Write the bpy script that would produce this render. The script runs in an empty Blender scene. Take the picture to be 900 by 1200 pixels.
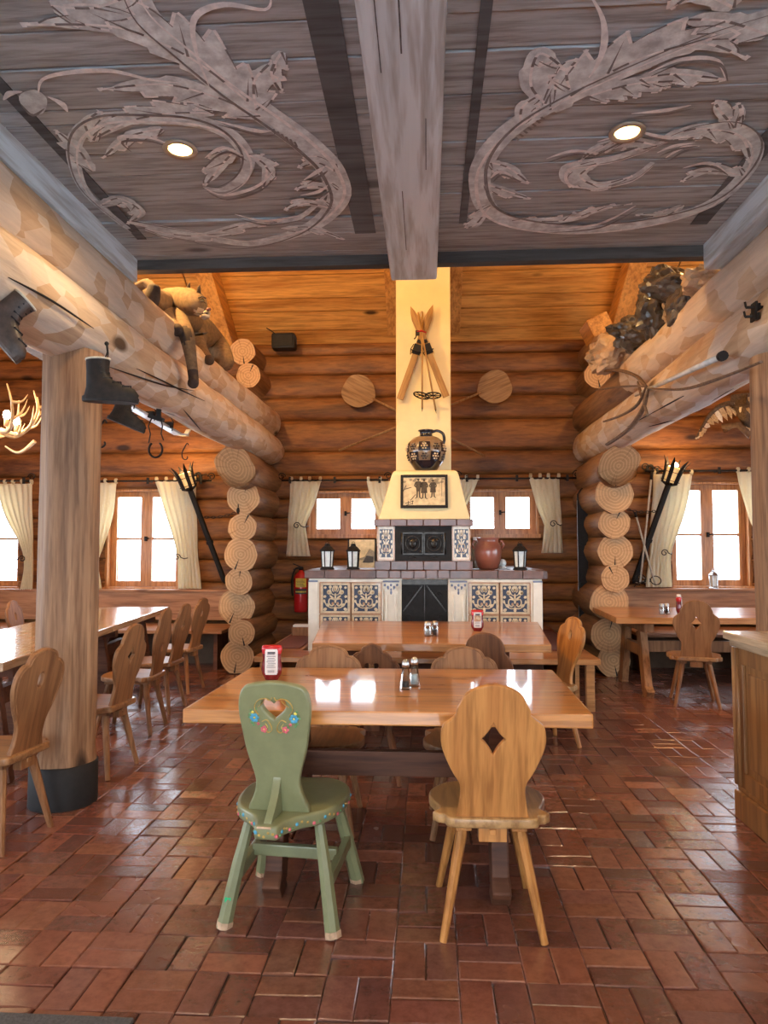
import bpy, bmesh, math, random
from mathutils import Vector, Matrix, Euler, noise
R = math.radians
C = bpy.context.scene.collection
SC = bpy.context.scene
# ------------------------------------------------------------------ camera, world, exposure
FPX = 830.0
CAMLOC = Vector((0, 0, 1.38))
CAMROT = Euler((R(93.1), 0, R(3.45)), 'XYZ')
cd = bpy.data.cameras.new('camera'); cam = bpy.data.objects.new('camera', cd); C.objects.link(cam)
cam.location = CAMLOC; cam.rotation_euler = CAMROT
cd.sensor_fit = 'VERTICAL'; cd.sensor_height = 36; cd.lens = FPX / 1200 * 36; cd.clip_start = .05; cd.clip_end = 200
SC.camera = cam
SC.view_settings.view_transform = 'Standard'; SC.view_settings.look = 'None'
SC.view_settings.gamma = 1; SC.view_settings.use_curve_mapping = False
SC.view_settings.exposure = 0.5
SC.cycles.use_denoising = True
SC.cycles.max_bounces = 8; SC.cycles.diffuse_bounces = 5; SC.cycles.glossy_bounces = 4
SC.cycles.transmission_bounces = 6; SC.cycles.sample_clamp_indirect = 12; SC.cycles.caustics_reflective = False; SC.cycles.caustics_refractive = False
w = bpy.data.worlds.new('overcast_sky'); SC.world = w; w.use_nodes = True
bg = w.node_tree.nodes['Background']; bg.inputs[0].default_value = (.76, .88, 1, 1); bg.inputs[1].default_value = 9.0

def portal(x, y, z, sx, sz, rz):          # marks a real window opening for the sky sampler
    l = bpy.data.lights.new('window_daylight', 'AREA'); l.shape = 'RECTANGLE'; l.size = sx; l.size_y = sz
    l.cycles.is_portal = True
    o = bpy.data.objects.new('window_daylight', l); C.objects.link(o)
    o.location = (x, y, z); o.rotation_euler = (R(90), 0, rz); return o
def lamp(name, kind, loc, power, col, size=.05, rot=None, **kw):
    l = bpy.data.lights.new(name, kind); l.energy = power; l.color = col
    if kind == 'AREA': l.size = size
    else: l.shadow_soft_size = size
    for k, v in kw.items(): setattr(l, k, v)
    o = bpy.data.objects.new(name, l); C.objects.link(o); o.location = loc
    if rot: o.rotation_euler = rot
    return o
WARM = (1, .62, .28)
lamp('gable_lamp', 'POINT', (-2.3, 4.9, 4.1), 230, (1, .58, .2), .06)
lamp('gable_lamp', 'POINT', (2.6, 5.3, 4.3), 110, (1, .58, .2), .06)
lamp('gable_lamp', 'POINT', (-.6, 4.4, 4.2), 90, (1, .6, .25), .06)

def at(px, py, Y=None, Z=None, X=None):
    d = Vector(((px - 450) / FPX, -(py - 600) / FPX, -1)); d.rotate(CAMROT)
    if Y is not None: t = (Y - CAMLOC.y) / d.y
    elif Z is not None: t = (Z - CAMLOC.z) / d.z
    else: t = (X - CAMLOC.x) / d.x
    return CAMLOC + d * t

# ------------------------------------------------------------------ materials
def nodes(name):
    m = bpy.data.materials.new(name); m.use_nodes = True; nt = m.node_tree
    return m, nt, nt.nodes['Principled BSDF']
def N(nt, t, **kw):
    n = nt.nodes.new(t)
    for k, v in kw.items(): setattr(n, k, v)
    return n
def ramp(nt, fac, stops):
    r = N(nt, 'ShaderNodeValToRGB'); e = r.color_ramp.elements
    while len(e) < len(stops): e.new(.5)
    for i, (p, c) in enumerate(stops):
        e[i].position = p; e[i].color = (*c, 1) if len(c) == 3 else c
    nt.links.new(fac, r.inputs[0]); return r.outputs[0]
def mixc(nt, fac, a, b, mode='MIX'):
    m = N(nt, 'ShaderNodeMix', data_type='RGBA', blend_type=mode)
    if isinstance(fac, (int, float)): m.inputs[0].default_value = fac
    else: nt.links.new(fac, m.inputs[0])
    for s, v in ((6, a), (7, b)):
        if isinstance(v, tuple): m.inputs[s].default_value = (*v, 1)
        else: nt.links.new(v, m.inputs[s])
    return m.outputs[2]
def coords(nt, scale, jitter=True):
    tc = N(nt, 'ShaderNodeTexCoord'); src = tc.outputs['Object']
    if jitter:
        oi = N(nt, 'ShaderNodeObjectInfo'); mm = N(nt, 'ShaderNodeMath', operation='MULTIPLY'); mm.inputs[1].default_value = 37
        nt.links.new(oi.outputs['Random'], mm.inputs[0])
        va = N(nt, 'ShaderNodeVectorMath', operation='ADD'); nt.links.new(src, va.inputs[0]); nt.links.new(mm.outputs[0], va.inputs[1]); src = va.outputs[0]
    mp = N(nt, 'ShaderNodeMapping'); mp.inputs['Scale'].default_value = scale
    nt.links.new(src, mp.inputs[0]); return mp.outputs[0]
def noi(nt, vec, scale, detail=5, rough=.6, dist=0):
    n = N(nt, 'ShaderNodeTexNoise'); n.inputs['Scale'].default_value = scale; n.inputs['Detail'].default_value = detail
    n.inputs['Roughness'].default_value = rough; n.inputs['Distortion'].default_value = dist
    nt.links.new(vec, n.inputs[0]); return n.outputs[0]
def bump(nt, b, h, strength, dist=.01):
    bp = N(nt, 'ShaderNodeBump'); bp.inputs['Strength'].default_value = strength; bp.inputs['Distance'].default_value = dist
    nt.links.new(h, bp.inputs['Height']); nt.links.new(bp.outputs[0], b.inputs['Normal']); return bp
def lerp(a, b, t): return tuple(x + (y - x) * t for x, y in zip(a, b))
def wood(name, dark, light, axis='X', grain=9, rough=.45, coat=0, knots=.0, bstr=.15, tint=None, facets=0, stretch=.08):
    m, nt, b = nodes(name)
    s = [1, 1, 1]; s['XYZ'.index(axis)] = stretch
    v = coords(nt, tuple(s))
    n1 = noi(nt, v, grain, 6, .65, .6); n2 = noi(nt, v, grain * 5, 3, .6, .2)
    c = ramp(nt, n1, [(.3, dark), (.5, lerp(dark, light, .6)), (.72, light)])
    c = mixc(nt, .6, c, ramp(nt, n2, [(.36, (.42, .36, .32)), (.56, (1, 1, 1))]), 'MULTIPLY')
    if facets:
        sf = [1, 1, 1]; sf['XYZ'.index(axis)] = .55
        vo = N(nt, 'ShaderNodeTexVoronoi'); vo.inputs['Scale'].default_value = facets
        nt.links.new(coords(nt, tuple(sf)), vo.inputs[0])
        sep = N(nt, 'ShaderNodeSeparateColor'); nt.links.new(vo.outputs['Color'], sep.inputs[0])
        c = mixc(nt, .55, c, ramp(nt, sep.outputs[0], [(0, lerp(dark, light, .45)), (.45, light), (.5, tint or light), (1, lerp(light, (1, 1, 1), .25))]), 'MIX')
        c = mixc(nt, .4, c, ramp(nt, n1, [(.3, (.55, .45, .35)), (.6, (1, 1, 1))]), 'MULTIPLY')
    if knots:
        sk = [1, 1, 1]; sk['XYZ'.index(axis)] = .4
        vo2 = N(nt, 'ShaderNodeTexVoronoi'); vo2.inputs['Scale'].default_value = 2.6
        nt.links.new(coords(nt, tuple(sk)), vo2.inputs[0])
        k = ramp(nt, vo2.outputs['Distance'], [(.07, (1, 1, 1)), (.13, (0, 0, 0))])
        c = mixc(nt, k, c, lerp(dark, (.02, .01, .005), knots))
    nt.links.new(c, b.inputs['Base Color'])
    r = N(nt, 'ShaderNodeMapRange'); r.inputs[3].default_value = rough - .1; r.inputs[4].default_value = rough + .12
    nt.links.new(n2, r.inputs[0]); nt.links.new(r.outputs[0], b.inputs['Roughness'])
    b.inputs['Coat Weight'].default_value = coat; b.inputs['Coat Roughness'].default_value = .06
    b.inputs['Specular IOR Level'].default_value = .5 if coat > .5 else .3
    bp = bump(nt, b, n2, bstr, .006)
    if facets:
        b2_ = N(nt, 'ShaderNodeBump'); b2_.inputs['Strength'].default_value = .5; b2_.inputs['Distance'].default_value = .02; nt.links.new(vo.outputs['Distance'], b2_.inputs['Height']); nt.links.new(b2_.outputs[0], bp.inputs['Normal'])
    return m
def plain(name, col, rough=.5, metal=0, var=.15, scale=12, bstr=.1, coat=0, emit=None, trans=0, spec=None):
    m, nt, b = nodes(name)
    n = noi(nt, coords(nt, (1, 1, 1)), scale, 4, .6)
    c = ramp(nt, n, [(.3, tuple(x * (1 - var) for x in col)), (.7, tuple(min(1, x * (1 + var)) for x in col))])
    nt.links.new(c, b.inputs['Base Color']); b.inputs['Roughness'].default_value = rough; b.inputs['Metallic'].default_value = metal
    b.inputs['Specular IOR Level'].default_value = .3 if max(col) < .03 else .5; b.inputs['Coat Weight'].default_value = coat; b.inputs['Transmission Weight'].default_value = trans
    if emit: b.inputs['Emission Color'].default_value = (*emit[0], 1); b.inputs['Emission Strength'].default_value = emit[1]
    if bstr: bump(nt, b, n, bstr, .004)
    return m
def log_end(name, dark, light):
    m, nt, b = nodes(name)
    tc = N(nt, 'ShaderNodeTexCoord'); sp = N(nt, 'ShaderNodeSeparateXYZ'); nt.links.new(tc.outputs['Object'], sp.inputs[0])
    cm = N(nt, 'ShaderNodeCombineXYZ'); nt.links.new(sp.outputs[0], cm.inputs[0]); nt.links.new(sp.outputs[2], cm.inputs[2])
    ln = N(nt, 'ShaderNodeVectorMath', operation='LENGTH'); nt.links.new(cm.outputs[0], ln.inputs[0])
    n = noi(nt, cm.outputs[0], 7, 4, .6)
    ad = N(nt, 'ShaderNodeMath', operation='MULTIPLY_ADD'); nt.links.new(n, ad.inputs[0]); ad.inputs[1].default_value = .05; nt.links.new(ln.outputs['Value'], ad.inputs[2])
    mu = N(nt, 'ShaderNodeMath', operation='MULTIPLY'); nt.links.new(ad.outputs[0], mu.inputs[0]); mu.inputs[1].default_value = 190
    si = N(nt, 'ShaderNodeMath', operation='SINE'); nt.links.new(mu.outputs[0], si.inputs[0])
    c = ramp(nt, si.outputs[0], [(0, lerp(dark, light, .5)), (1, light)])
    an = N(nt, 'ShaderNodeMath', operation='ARCTAN2'); nt.links.new(sp.outputs[0], an.inputs[0]); nt.links.new(sp.outputs[2], an.inputs[1])
    cv = N(nt, 'ShaderNodeCombineXYZ'); nt.links.new(an.outputs[0], cv.inputs[0])
    oi = N(nt, 'ShaderNodeObjectInfo'); m2 = N(nt, 'ShaderNodeMath', operation='MULTIPLY'); m2.inputs[1].default_value = 50; nt.links.new(oi.outputs['Random'], m2.inputs[0]); nt.links.new(m2.outputs[0], cv.inputs[1])
    n3 = noi(nt, cv.outputs[0], 5, 3, .7)
    c = mixc(nt, .5, c, ramp(nt, n3, [(.32, (.3, .2, .14)), (.45, (1, 1, 1))]), 'MULTIPLY')
    nt.links.new(c, b.inputs['Base Color']); b.inputs['Roughness'].default_value = .7
    bump(nt, b, n3, .1, .004)
    return m
def attr_mat(name, rough=.5, coat=0, nb=.3, nscale=30, mul=None):
    m, nt, b = nodes(name)
    a = N(nt, 'ShaderNodeAttribute', attribute_name='tone')
    n = noi(nt, coords(nt, (1, 1, 1), False), nscale, 6, .7); n2 = noi(nt, coords(nt, (1, 1, 1), False), 1.3, 4, .6)
    c = mixc(nt, .55, a.outputs[0], ramp(nt, n, [(.32, (.4, .36, .34)), (.6, (1, 1, 1))]), 'MULTIPLY')
    nt.links.new(c, b.inputs['Base Color'])
    r = N(nt, 'ShaderNodeMapRange'); r.inputs[1].default_value = .35; r.inputs[2].default_value = .65; r.inputs[3].default_value = rough - .08; r.inputs[4].default_value = rough + .08
    nt.links.new(n2, r.inputs[0]); nt.links.new(r.outputs[0], b.inputs['Roughness']); b.inputs['Specular IOR Level'].default_value = .9; b.inputs['IOR'].default_value = 1.65
    bump(nt, b, n, nb, .004)
    return m
M = {}
M['wall_log'] = wood('wall_log_wood', (.085, .028, .01), (.33, .135, .04), 'X', 6, .5, 0, .7, .5, stretch=.15)
M['plank'] = wood('gable_plank_wood', (.42, .17, .04), (.8, .42, .12), 'X', 7, .42, .1, .9, .1)
M['rafter'] = wood('rafter_wood', (.38, .15, .04), (.75, .38, .11), 'Y', 7, .45, 0, .8, .1)
M['peeled'] = wood('peeled_log_wood', (.38, .22, .11), (.66, .48, .32), 'Y', 6, .6, 0, .8, .6, (.78, .7, .6), 9.5)
M['stub'] = wood('stub_log_wood', (.15, .07, .03), (.38, .21, .1), 'Y', 6, .6, 0, .5, .4)
M['log_end'] = log_end('log_end_grain', (.3, .15, .06), (.62, .38, .19))
M['post'] = wood('post_wood', (.14, .065, .032), (.42, .24, .13), 'Z', 9, .6, 0, .85, .5, stretch=.06)
M['trimw'] = wood('window_frame_wood', (.4, .17, .06), (.62, .3, .12), 'Z', 8, .4, .1, 0, .08)
M['wains'] = wood('wainscot_wood', (.3, .13, .06), (.52, .27, .14), 'X', 6, .45, .05, .3, .1)
M['table'] = wood('varnished_table_wood', (.4, .13, .028), (.72, .32, .085), 'X', 6, .3, 1, 0, .03)
M['table_b'] = wood('satin_table_wood', (.36, .14, .045), (.62, .3, .11), 'X', 6, .32, .4, 0, .05)
M['honey'] = wood('honey_chair_wood', (.36, .13, .032), (.58, .265, .075), 'Z', 8, .45, .05, 0, .06)
M['walnut'] = wood('dark_chair_wood', (.11, .042, .02), (.24, .1, .042), 'Z', 8, .55, 0, 0, .06)
M['brownc'] = wood('brown_chair_wood', (.2, .085, .035), (.38, .18, .075), 'Z', 8, .55, 0, 0, .06)
M['honey_s'] = wood('honey_seat_wood', (.3, .15, .05), (.5, .29, .12), 'Y', 8, .34, .3, 0, .06)
M['walnut_s'] = wood('dark_seat_wood', (.15, .07, .03), (.32, .16, .07), 'Y', 8, .34, .3, 0, .06)
M['brownc_s'] = wood('brown_seat_wood', (.24, .115, .05), (.42, .22, .1), 'Y', 8, .36, .25, 0, .06)
M['fascia'] = wood('dark_grey_fascia_wood', (.05, .045, .04), (.12, .108, .1), 'X', 6, .7, 0, 0, .3)
M['trestle'] = wood('trestle_wood', (.07, .026, .014), (.17, .065, .032), 'X', 8, .6, 0, 0, .1)
M['counter'] = wood('counter_pine', (.2, .085, .03), (.42, .21, .08), 'Z', 5, .42, .15, .6, .08)
M['countertop'] = wood('worn_counter_top', (.36, .24, .14), (.62, .48, .32), 'Y', 7, .4, .2, 0, .2)
M['skiw'] = wood('old_ski_wood', (.3, .15, .04), (.5, .29, .1), 'Z', 9, .4, .2, 0, .1)
M['peelw'] = wood('bread_peel_wood', (.26, .14, .06), (.42, .26, .13), 'Z', 8, .6, 0, .2, .1)
M['greyplank'] = wood('grey_painted_planks', (.28, .3, .31), (.52, .56, .58), 'X', 7, .6, 0, .5, .8)
M['greydark'] = wood('charcoal_painted_band', (.08, .088, .096), (.17, .185, .2), 'X', 5, .65, 0, 0, .4)
M['greybeam'] = wood('blue_grey_painted_beam', (.55, .64, .69), (.8, .89, .94), 'Y', 4, .5, .05, .6, .8)
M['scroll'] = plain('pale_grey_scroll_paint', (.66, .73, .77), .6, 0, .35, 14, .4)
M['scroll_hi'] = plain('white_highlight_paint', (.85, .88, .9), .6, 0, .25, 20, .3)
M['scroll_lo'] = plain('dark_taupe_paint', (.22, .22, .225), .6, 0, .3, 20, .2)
M['yplaster'] = plain('cream_yellow_plaster', (.8, .66, .36), .8, 0, .05, 5, .3)
M['wplaster'] = plain('white_plaster', (.78, .73, .62), .75, 0, .08, 9, .5)
M['firebrick'] = plain('brown_glazed_brick', (.13, .055, .035), .35, 0, .4, 9, .3, .2)
M['cream'] = plain('cream_glaze', (.62, .47, .28), .3, 0, .2, 30, .3, .5)
M['navy'] = plain('navy_glaze', (.008, .013, .04), .4, 0, .4, 30, .2, .15)
M['brownglz'] = plain('tan_glaze', (.45, .24, .12), .35, 0, .25, 30, .2, .4)
M['bluepaint'] = plain('blue_ornament_paint', (.16, .2, .3), .6, 0, .2, 20, .1)
M['iron'] = plain('black_iron', (.014, .012, .011), .6, .2, .3, 20, .3)
M['ironrelief'] = plain('worn_iron_relief', (.05, .045, .04), .35, .8, .3, 20, .3)
M['steel'] = plain('dull_steel', (.5, .5, .5), .3, 1, .2, 20, .1)
M['black'] = plain('black_plastic', (.014, .012, .012), .65, 0, .2, 30, .1)
M['leather'] = plain('worn_black_leather', (.016, .01, .007), .65, 0, .5, 25, .5)
M['bleather'] = plain('worn_brown_leather', (.06, .038, .028), .5, 0, .4, 25, .5)
M['lining'] = plain('red_leather_lining', (.2, .07, .055), .7, 0, .3, 25, .3)
M['felt'] = plain('pale_felt', (.5, .45, .36), .9, 0, .2, 40, .3)
M['cloth'] = plain('cream_curtain_cloth', (.85, .81, .68), .9, 0, .06, 30, .2)
M['glass'] = plain('clear_glass', (.95, .97, .97), .03, 0, 0, 5, 0, 0, None, 1)
M['salt'] = plain('white_salt', (.8, .8, .78), .9, 0, .05, 90, .3)
M['pepper'] = plain('ground_pepper', (.06, .05, .045), .9, 0, .6, 120, .4)
M['red'] = plain('red_plastic', (.5, .015, .02), .25, 0, .1, 9, 0, .4)
M['darkred'] = plain('ketchup_dark_red', (.16, .008, .012), .2, 0, .1, 9, 0, .5)
M['label'] = plain('white_label', (.75, .7, .66), .6, 0, .04, 20, 0)
M['ink'] = plain('dark_ink', (.05, .04, .05), .6, 0, .1, 20, 0)
M['yellow'] = plain('yellow_label', (.75, .6, .1), .5, 0, .1, 20, 0)
M['urn'] = plain('terracotta_glaze', (.28, .085, .05), .28, 0, .3, 6, .2, .5)
M['green'] = plain('sage_green_paint', (.2, .205, .1), .4, 0, .1, 14, .25, .15)
M['worn'] = plain('worn_bare_wood_edge', (.5, .32, .2), .6, 0, .3, 30, .2)
M['tape'] = plain('bright_green_tape', (.02, .5, .2), .4, 0, .05, 20, 0)
M['gold'] = plain('ochre_scroll_paint', (.48, .3, .07), .5, 0, .2, 40, .1)
M['pblue'] = plain('blue_flower_paint', (.07, .3, .45), .5, 0, .2, 60, .1)
M['pink'] = plain('pink_flower_paint', (.6, .12, .15), .5, 0, .25, 60, .1)
M['leaf'] = plain('leaf_green_paint', (.12, .26, .1), .5, 0, .25, 60, .1)
M['rock'] = plain('dark_rock', (.07, .062, .056), .3, .1, .8, 5, 1, .1)
M['rockt'] = plain('tan_rock', (.42, .3, .2), .7, 0, .5, 5, 1)
M['fur'] = plain('tawny_fur', (.15, .092, .048), .9, 0, .3, 30, .8)
M['furlight'] = plain('pale_fur', (.42, .32, .22), .9, 0, .15, 40, .6)
M['furdark'] = plain('dark_fur', (.045, .028, .02), .9, 0, .3, 40, .8)
M['eye'] = plain('amber_eye', (.12, .09, .03), .1, 0, .1, 20, 0, 1)
M['antler'] = plain('bone_antler', (.6, .44, .27), .45, 0, .35, 9, .3)
M['bulb'] = plain('lit_bulb', (1, .9, .7), .3, 0, 0, 5, 0, 0, ((1, .78, .5), 45))
M['amber'] = plain('lit_amber_shade', (.9, .6, .25), .5, 0, 0, 5, 0, 0, ((1, .62, .25), .35))
M['down'] = plain('lit_downlight_glass', (1, .85, .6), .3, 0, 0, 5, 0, 0, ((1, .62, .22), 7))
M['ring'] = plain('downlight_rim', (.45, .38, .3), .4, .3, .1, 10, 0)
M['frost'] = plain('frosted_lantern_glass', (.75, .8, .78), .45, 0, .15, 25, .1)
M['photo'] = plain('sepia_photo_paper', (.62, .5, .3), .4, 0, .25, 20, 0)
M['sepia'] = plain('sepia_dark_print', (.06, .045, .03), .4, 0, .3, 40, 0)
M['sepiam'] = plain('sepia_mid_print', (.3, .24, .15), .4, 0, .3, 40, 0)
M['seat_cloth'] = plain('dark_red_cushion', (.16, .05, .035), .85, 0, .2, 30, .2)
M['mat'] = plain('charcoal_ribbed_mat', (.07, .065, .065), .9, 0, .4, 120, .6)
M['feather'] = plain('tan_feathers', (.5, .36, .2), .85, 0, .4, 50, .5)
M['featherd'] = plain('dark_feathers', (.1, .065, .04), .85, 0, .5, 50, .5)
M['featherw'] = plain('pale_feathers', (.75, .66, .52), .85, 0, .2, 50, .4)
M['branch'] = plain('weathered_branch', (.14, .085, .05), .7, 0, .4, 30, .5)
M['greyski'] = plain('weathered_grey_ski', (.5, .5, .48), .4, 0, .3, 12, .3, .2)
M['jug'] = plain('salt_glaze_brown', (.22, .15, .085), .22, 0, .3, 14, .1, .8)
M['jugdark'] = plain('black_glaze', (.012, .012, .018), .18, 0, .3, 14, 0, .8)
M['snow'] = plain('snowy_ground', (.85, .88, .92), .9, 0, .05, 3, .3)
M['floorbrick'] = attr_mat('quarry_brick', .21, .3, .4, 22)
M['mortar'] = plain('dark_mortar', (.055, .03, .024), .9, 0, .3, 30, .4)
M['darkwall'] = plain('shadow_board', (.12, .07, .04), .8, 0, .2, 10, .2)

# ------------------------------------------------------------------ mesh helpers
class MB:
    def __init__(s, *mats): s.v = []; s.f = []; s.m = []; s.s = []; s.mats = list(mats)
    def add(s, vs, fs, mi=0, smooth=False):
        b = len(s.v); s.v += [tuple(v) for v in vs]
        for f in fs: s.f.append(tuple(b + i for i in f)); s.m.append(mi); s.s.append(smooth)
    def box(s, c, size, rot=None, mi=0, taper=1):
        x, y, z = [a / 2 for a in size]; vs = []
        for k in (-1, 1):
            t = taper if k > 0 else 1
            for i, j in ((-1, -1), (1, -1), (1, 1), (-1, 1)): vs.append(Vector((i * x * t, j * y * t, k * z)))
        if rot is not None:
            rm = rot if isinstance(rot, Matrix) else Euler(rot).to_matrix()
            vs = [rm @ v for v in vs]
        c = Vector(c); s.add([v + c for v in vs], [(3, 2, 1, 0), (4, 5, 6, 7), (0, 1, 5, 4), (1, 2, 6, 5), (2, 3, 7, 6), (3, 0, 4, 7)], mi)
        return s
    def b2(s, x0, x1, y0, y1, z0, z1, mi=0): return s.box(((x0 + x1) / 2, (y0 + y1) / 2, (z0 + z1) / 2), (abs(x1 - x0), abs(y1 - y0), abs(z1 - z0)), None, mi)
    def bar(s, p0, p1, wx, wy, mi=0, up=(0, 0, 1), w1=None):   # rectangular bar between two points
        p0, p1 = Vector(p0), Vector(p1); d = (p1 - p0).normalized(); u = Vector(up)
        if abs(d.dot(u)) > .95: u = Vector((0, 1, 0))
        a = d.cross(u).normalized(); b = a.cross(d).normalized(); vs = []
        for p, k in ((p0, 1), (p1, w1 or 1)):
            for i, j in ((-1, -1), (1, -1), (1, 1), (-1, 1)): vs.append(p + a * i * wx / 2 * k + b * j * wy / 2 * k)
        s.add(vs, [(0, 1, 2, 3), (7, 6, 5, 4), (4, 5, 1, 0), (5, 6, 2, 1), (6, 7, 3, 2), (7, 4, 0, 3)], mi); return s
    def tube(s, pts, rad, n=10, mi=0, caps=True, smooth=True, squash=1, up=(0, 0, 1), jit=0, endmi=None):
        pts = [Vector(p) for p in pts]; rad = rad if isinstance(rad, (list, tuple)) else [rad] * len(pts)
        vs = []; prev = None
        for i, p in enumerate(pts):
            d = (pts[min(i + 1, len(pts) - 1)] - pts[max(i - 1, 0)]).normalized()
            if prev is None:
                u = Vector(up)
                if abs(d.dot(u)) > .95: u = Vector((1, 0, 0))
                a = d.cross(u).normalized()
            else: a = (prev - d * prev.dot(d)).normalized()
            prev = a; b = a.cross(d).normalized()
            for k in range(n):
                t = 2 * math.pi * k / n; r = rad[i]
                if jit: r *= 1 + jit * noise.noise(Vector((math.cos(t) * 1.6, math.sin(t) * 1.6, p.x * 1.7 + p.y * 1.7 + p.z * 1.7)))
                vs.append(p + a * math.cos(t) * r + b * math.sin(t) * r * squash)
        fs = []
        for i in range(len(pts) - 1):
            for k in range(n):
                k2 = (k + 1) % n; fs.append((i * n + k, (i + 1) * n + k, (i + 1) * n + k2, i * n + k2))
        s.add(vs, fs, mi, smooth)
        if caps:
            e = mi if endmi is None else endmi; m = len(pts) - 1
            s.add(vs[:n], [tuple(range(n))], e); s.add(vs[m * n:], [tuple(reversed(range(n)))], e)
        return s
    def lathe(s, prof, c=(0, 0, 0), n=24, mi=0, smooth=True, sx=1, sy=1, split=None):
        c = Vector(c); vs = []
        for r, z in prof:
            for k in range(n):
                t = 2 * math.pi * k / n; vs.append(c + Vector((r * math.cos(t) * sx, r * math.sin(t) * sy, z)))
        for i in range(len(prof) - 1):
            m2 = mi[i] if isinstance(mi, list) else mi
            fs = [(i * n + k, i * n + (k + 1) % n, (i + 1) * n + (k + 1) % n, (i + 1) * n + k) for k in range(n)]
            b = len(s.v)
            if i == 0: base = b; s.v += [tuple(v) for v in vs]
            for f in fs: s.f.append(tuple(base + q for q in f)); s.m.append(m2); s.s.append(smooth)
        if prof[0][0] > 1e-4: s.f.append(tuple(base + k for k in reversed(range(n)))); s.m.append(mi[0] if isinstance(mi, list) else mi); s.s.append(False)
        if prof[-1][0] > 1e-4:
            o = base + (len(prof) - 1) * n; s.f.append(tuple(o + k for k in range(n))); s.m.append(mi[-1] if isinstance(mi, list) else mi); s.s.append(False)
        return s
    def ball(s, c, r, n=12, mi=0, rot=None):
        rx, ry, rz = (r, r, r) if isinstance(r, (int, float)) else r; c = Vector(c); vs = []; h = n // 2
        for i in range(h + 1):
            ph = math.pi * i / h
            for k in range(n):
                t = 2 * math.pi * k / n; v = Vector((math.sin(ph) * math.cos(t) * rx, math.sin(ph) * math.sin(t) * ry, -math.cos(ph) * rz))
                if rot: v = Euler(rot).to_matrix() @ v
                vs.append(c + v)
        s.add(vs, [(i * n + k, i * n + (k + 1) % n, (i + 1) * n + (k + 1) % n, (i + 1) * n + k) for i in range(h) for k in range(n)], mi, True); return s
    def poly(s, pts, mi=0): s.add(pts, [tuple(range(len(pts)))], mi); return s
    def plate(s, pts, off, mi=0):                      # closed outline of 3D points given thickness by vector off
        n = len(pts); pts = [Vector(p) for p in pts]; off = Vector(off)
        s.add(pts + [p + off for p in pts], [tuple(range(n)), tuple(reversed(range(n, 2 * n)))] + [(i, n + i, n + (i + 1) % n, (i + 1) % n) for i in range(n)], mi); return s
    def build(s, name, parent=None, loc=None, rot=None, bevel=0, recalc=True, origin=None, matrix=None):
        me = bpy.data.meshes.new(name)
        vs = s.v
        if origin is not None: o_ = Vector(origin); vs = [tuple(Vector(v) - o_) for v in vs]
        me.from_pydata(vs, [], s.f)
        for p, mi, sm in zip(me.polygons, s.m, s.s): p.material_index = mi; p.use_smooth = sm
        for m in s.mats: me.materials.append(M[m])
        if recalc or bevel:
            bm = bmesh.new(); bm.from_mesh(me); bmesh.ops.remove_doubles(bm, verts=bm.verts, dist=1e-5)
            bmesh.ops.recalc_face_normals(bm, faces=bm.faces)
            if bevel:
                ed = [e for e in bm.edges if len(e.link_faces) == 2 and e.calc_face_angle(0) > .6]
                bmesh.ops.bevel(bm, geom=ed, offset=bevel, segments=2, profile=.6, affect='EDGES', clamp_overlap=True)
            bm.to_mesh(me); bm.free()
        o = bpy.data.objects.new(name, me); C.objects.link(o)
        if parent: o.parent = parent
        if matrix is not None: o.matrix_world = matrix
        if loc is not None: o.location = loc
        elif origin is not None: o.location = origin
        if rot is not None: o.rotation_euler = rot
        return o
def tag(o, label, cat=None, group=None, kind=None):
    if label: o['label'] = label
    if cat: o['category'] = cat
    if group: o['group'] = group
    if kind: o['kind'] = kind
    return o
def thing(name, label, cat, loc=(0, 0, 0), rz=0, group=None):
    o = bpy.data.objects.new(name, None); C.objects.link(o); o.empty_display_size = .1
    o.location = loc; o.rotation_euler = (0, 0, rz); return tag(o, label, cat, group)
def struct(o): o['kind'] = 'structure'; return o
def copy_tree(o, parent=None):
    c = o.copy(); C.objects.link(c)
    if parent: c.parent = parent
    for ch in list(o.children): copy_tree(ch, c)
    return c
def cr(pts, closed=True, n=6, corners=()):
    """Catmull-Rom through pts; indices in corners stay sharp."""
    out = []; m = len(pts); P = [Vector(p) for p in pts]
    for i in range(m if closed else m - 1):
        p1, p2 = P[i], P[(i + 1) % m]
        p0 = P[i - 1] if (closed or i > 0) else p1; p3 = P[(i + 2) % m] if (closed or i + 2 < m) else p2
        if i in corners: p0 = p1
        if (i + 1) % m in corners: p3 = p2
        for k in range(n):
            t = k / n
            out.append(.5 * ((2 * p1) + (p2 - p0) * t + (2 * p0 - 5 * p1 + 4 * p2 - p3) * t * t + (3 * p1 - p0 - 3 * p2 + p3) * t ** 3))
    if not closed: out.append(P[-1])
    return out
def mirror(half):                                       # half outline from bottom to top centre, x>=0
    return [Vector(p) for p in half] + [Vector((-p[0], p[1])) for p in reversed(half) if abs(p[0]) > 1e-6]
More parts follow.
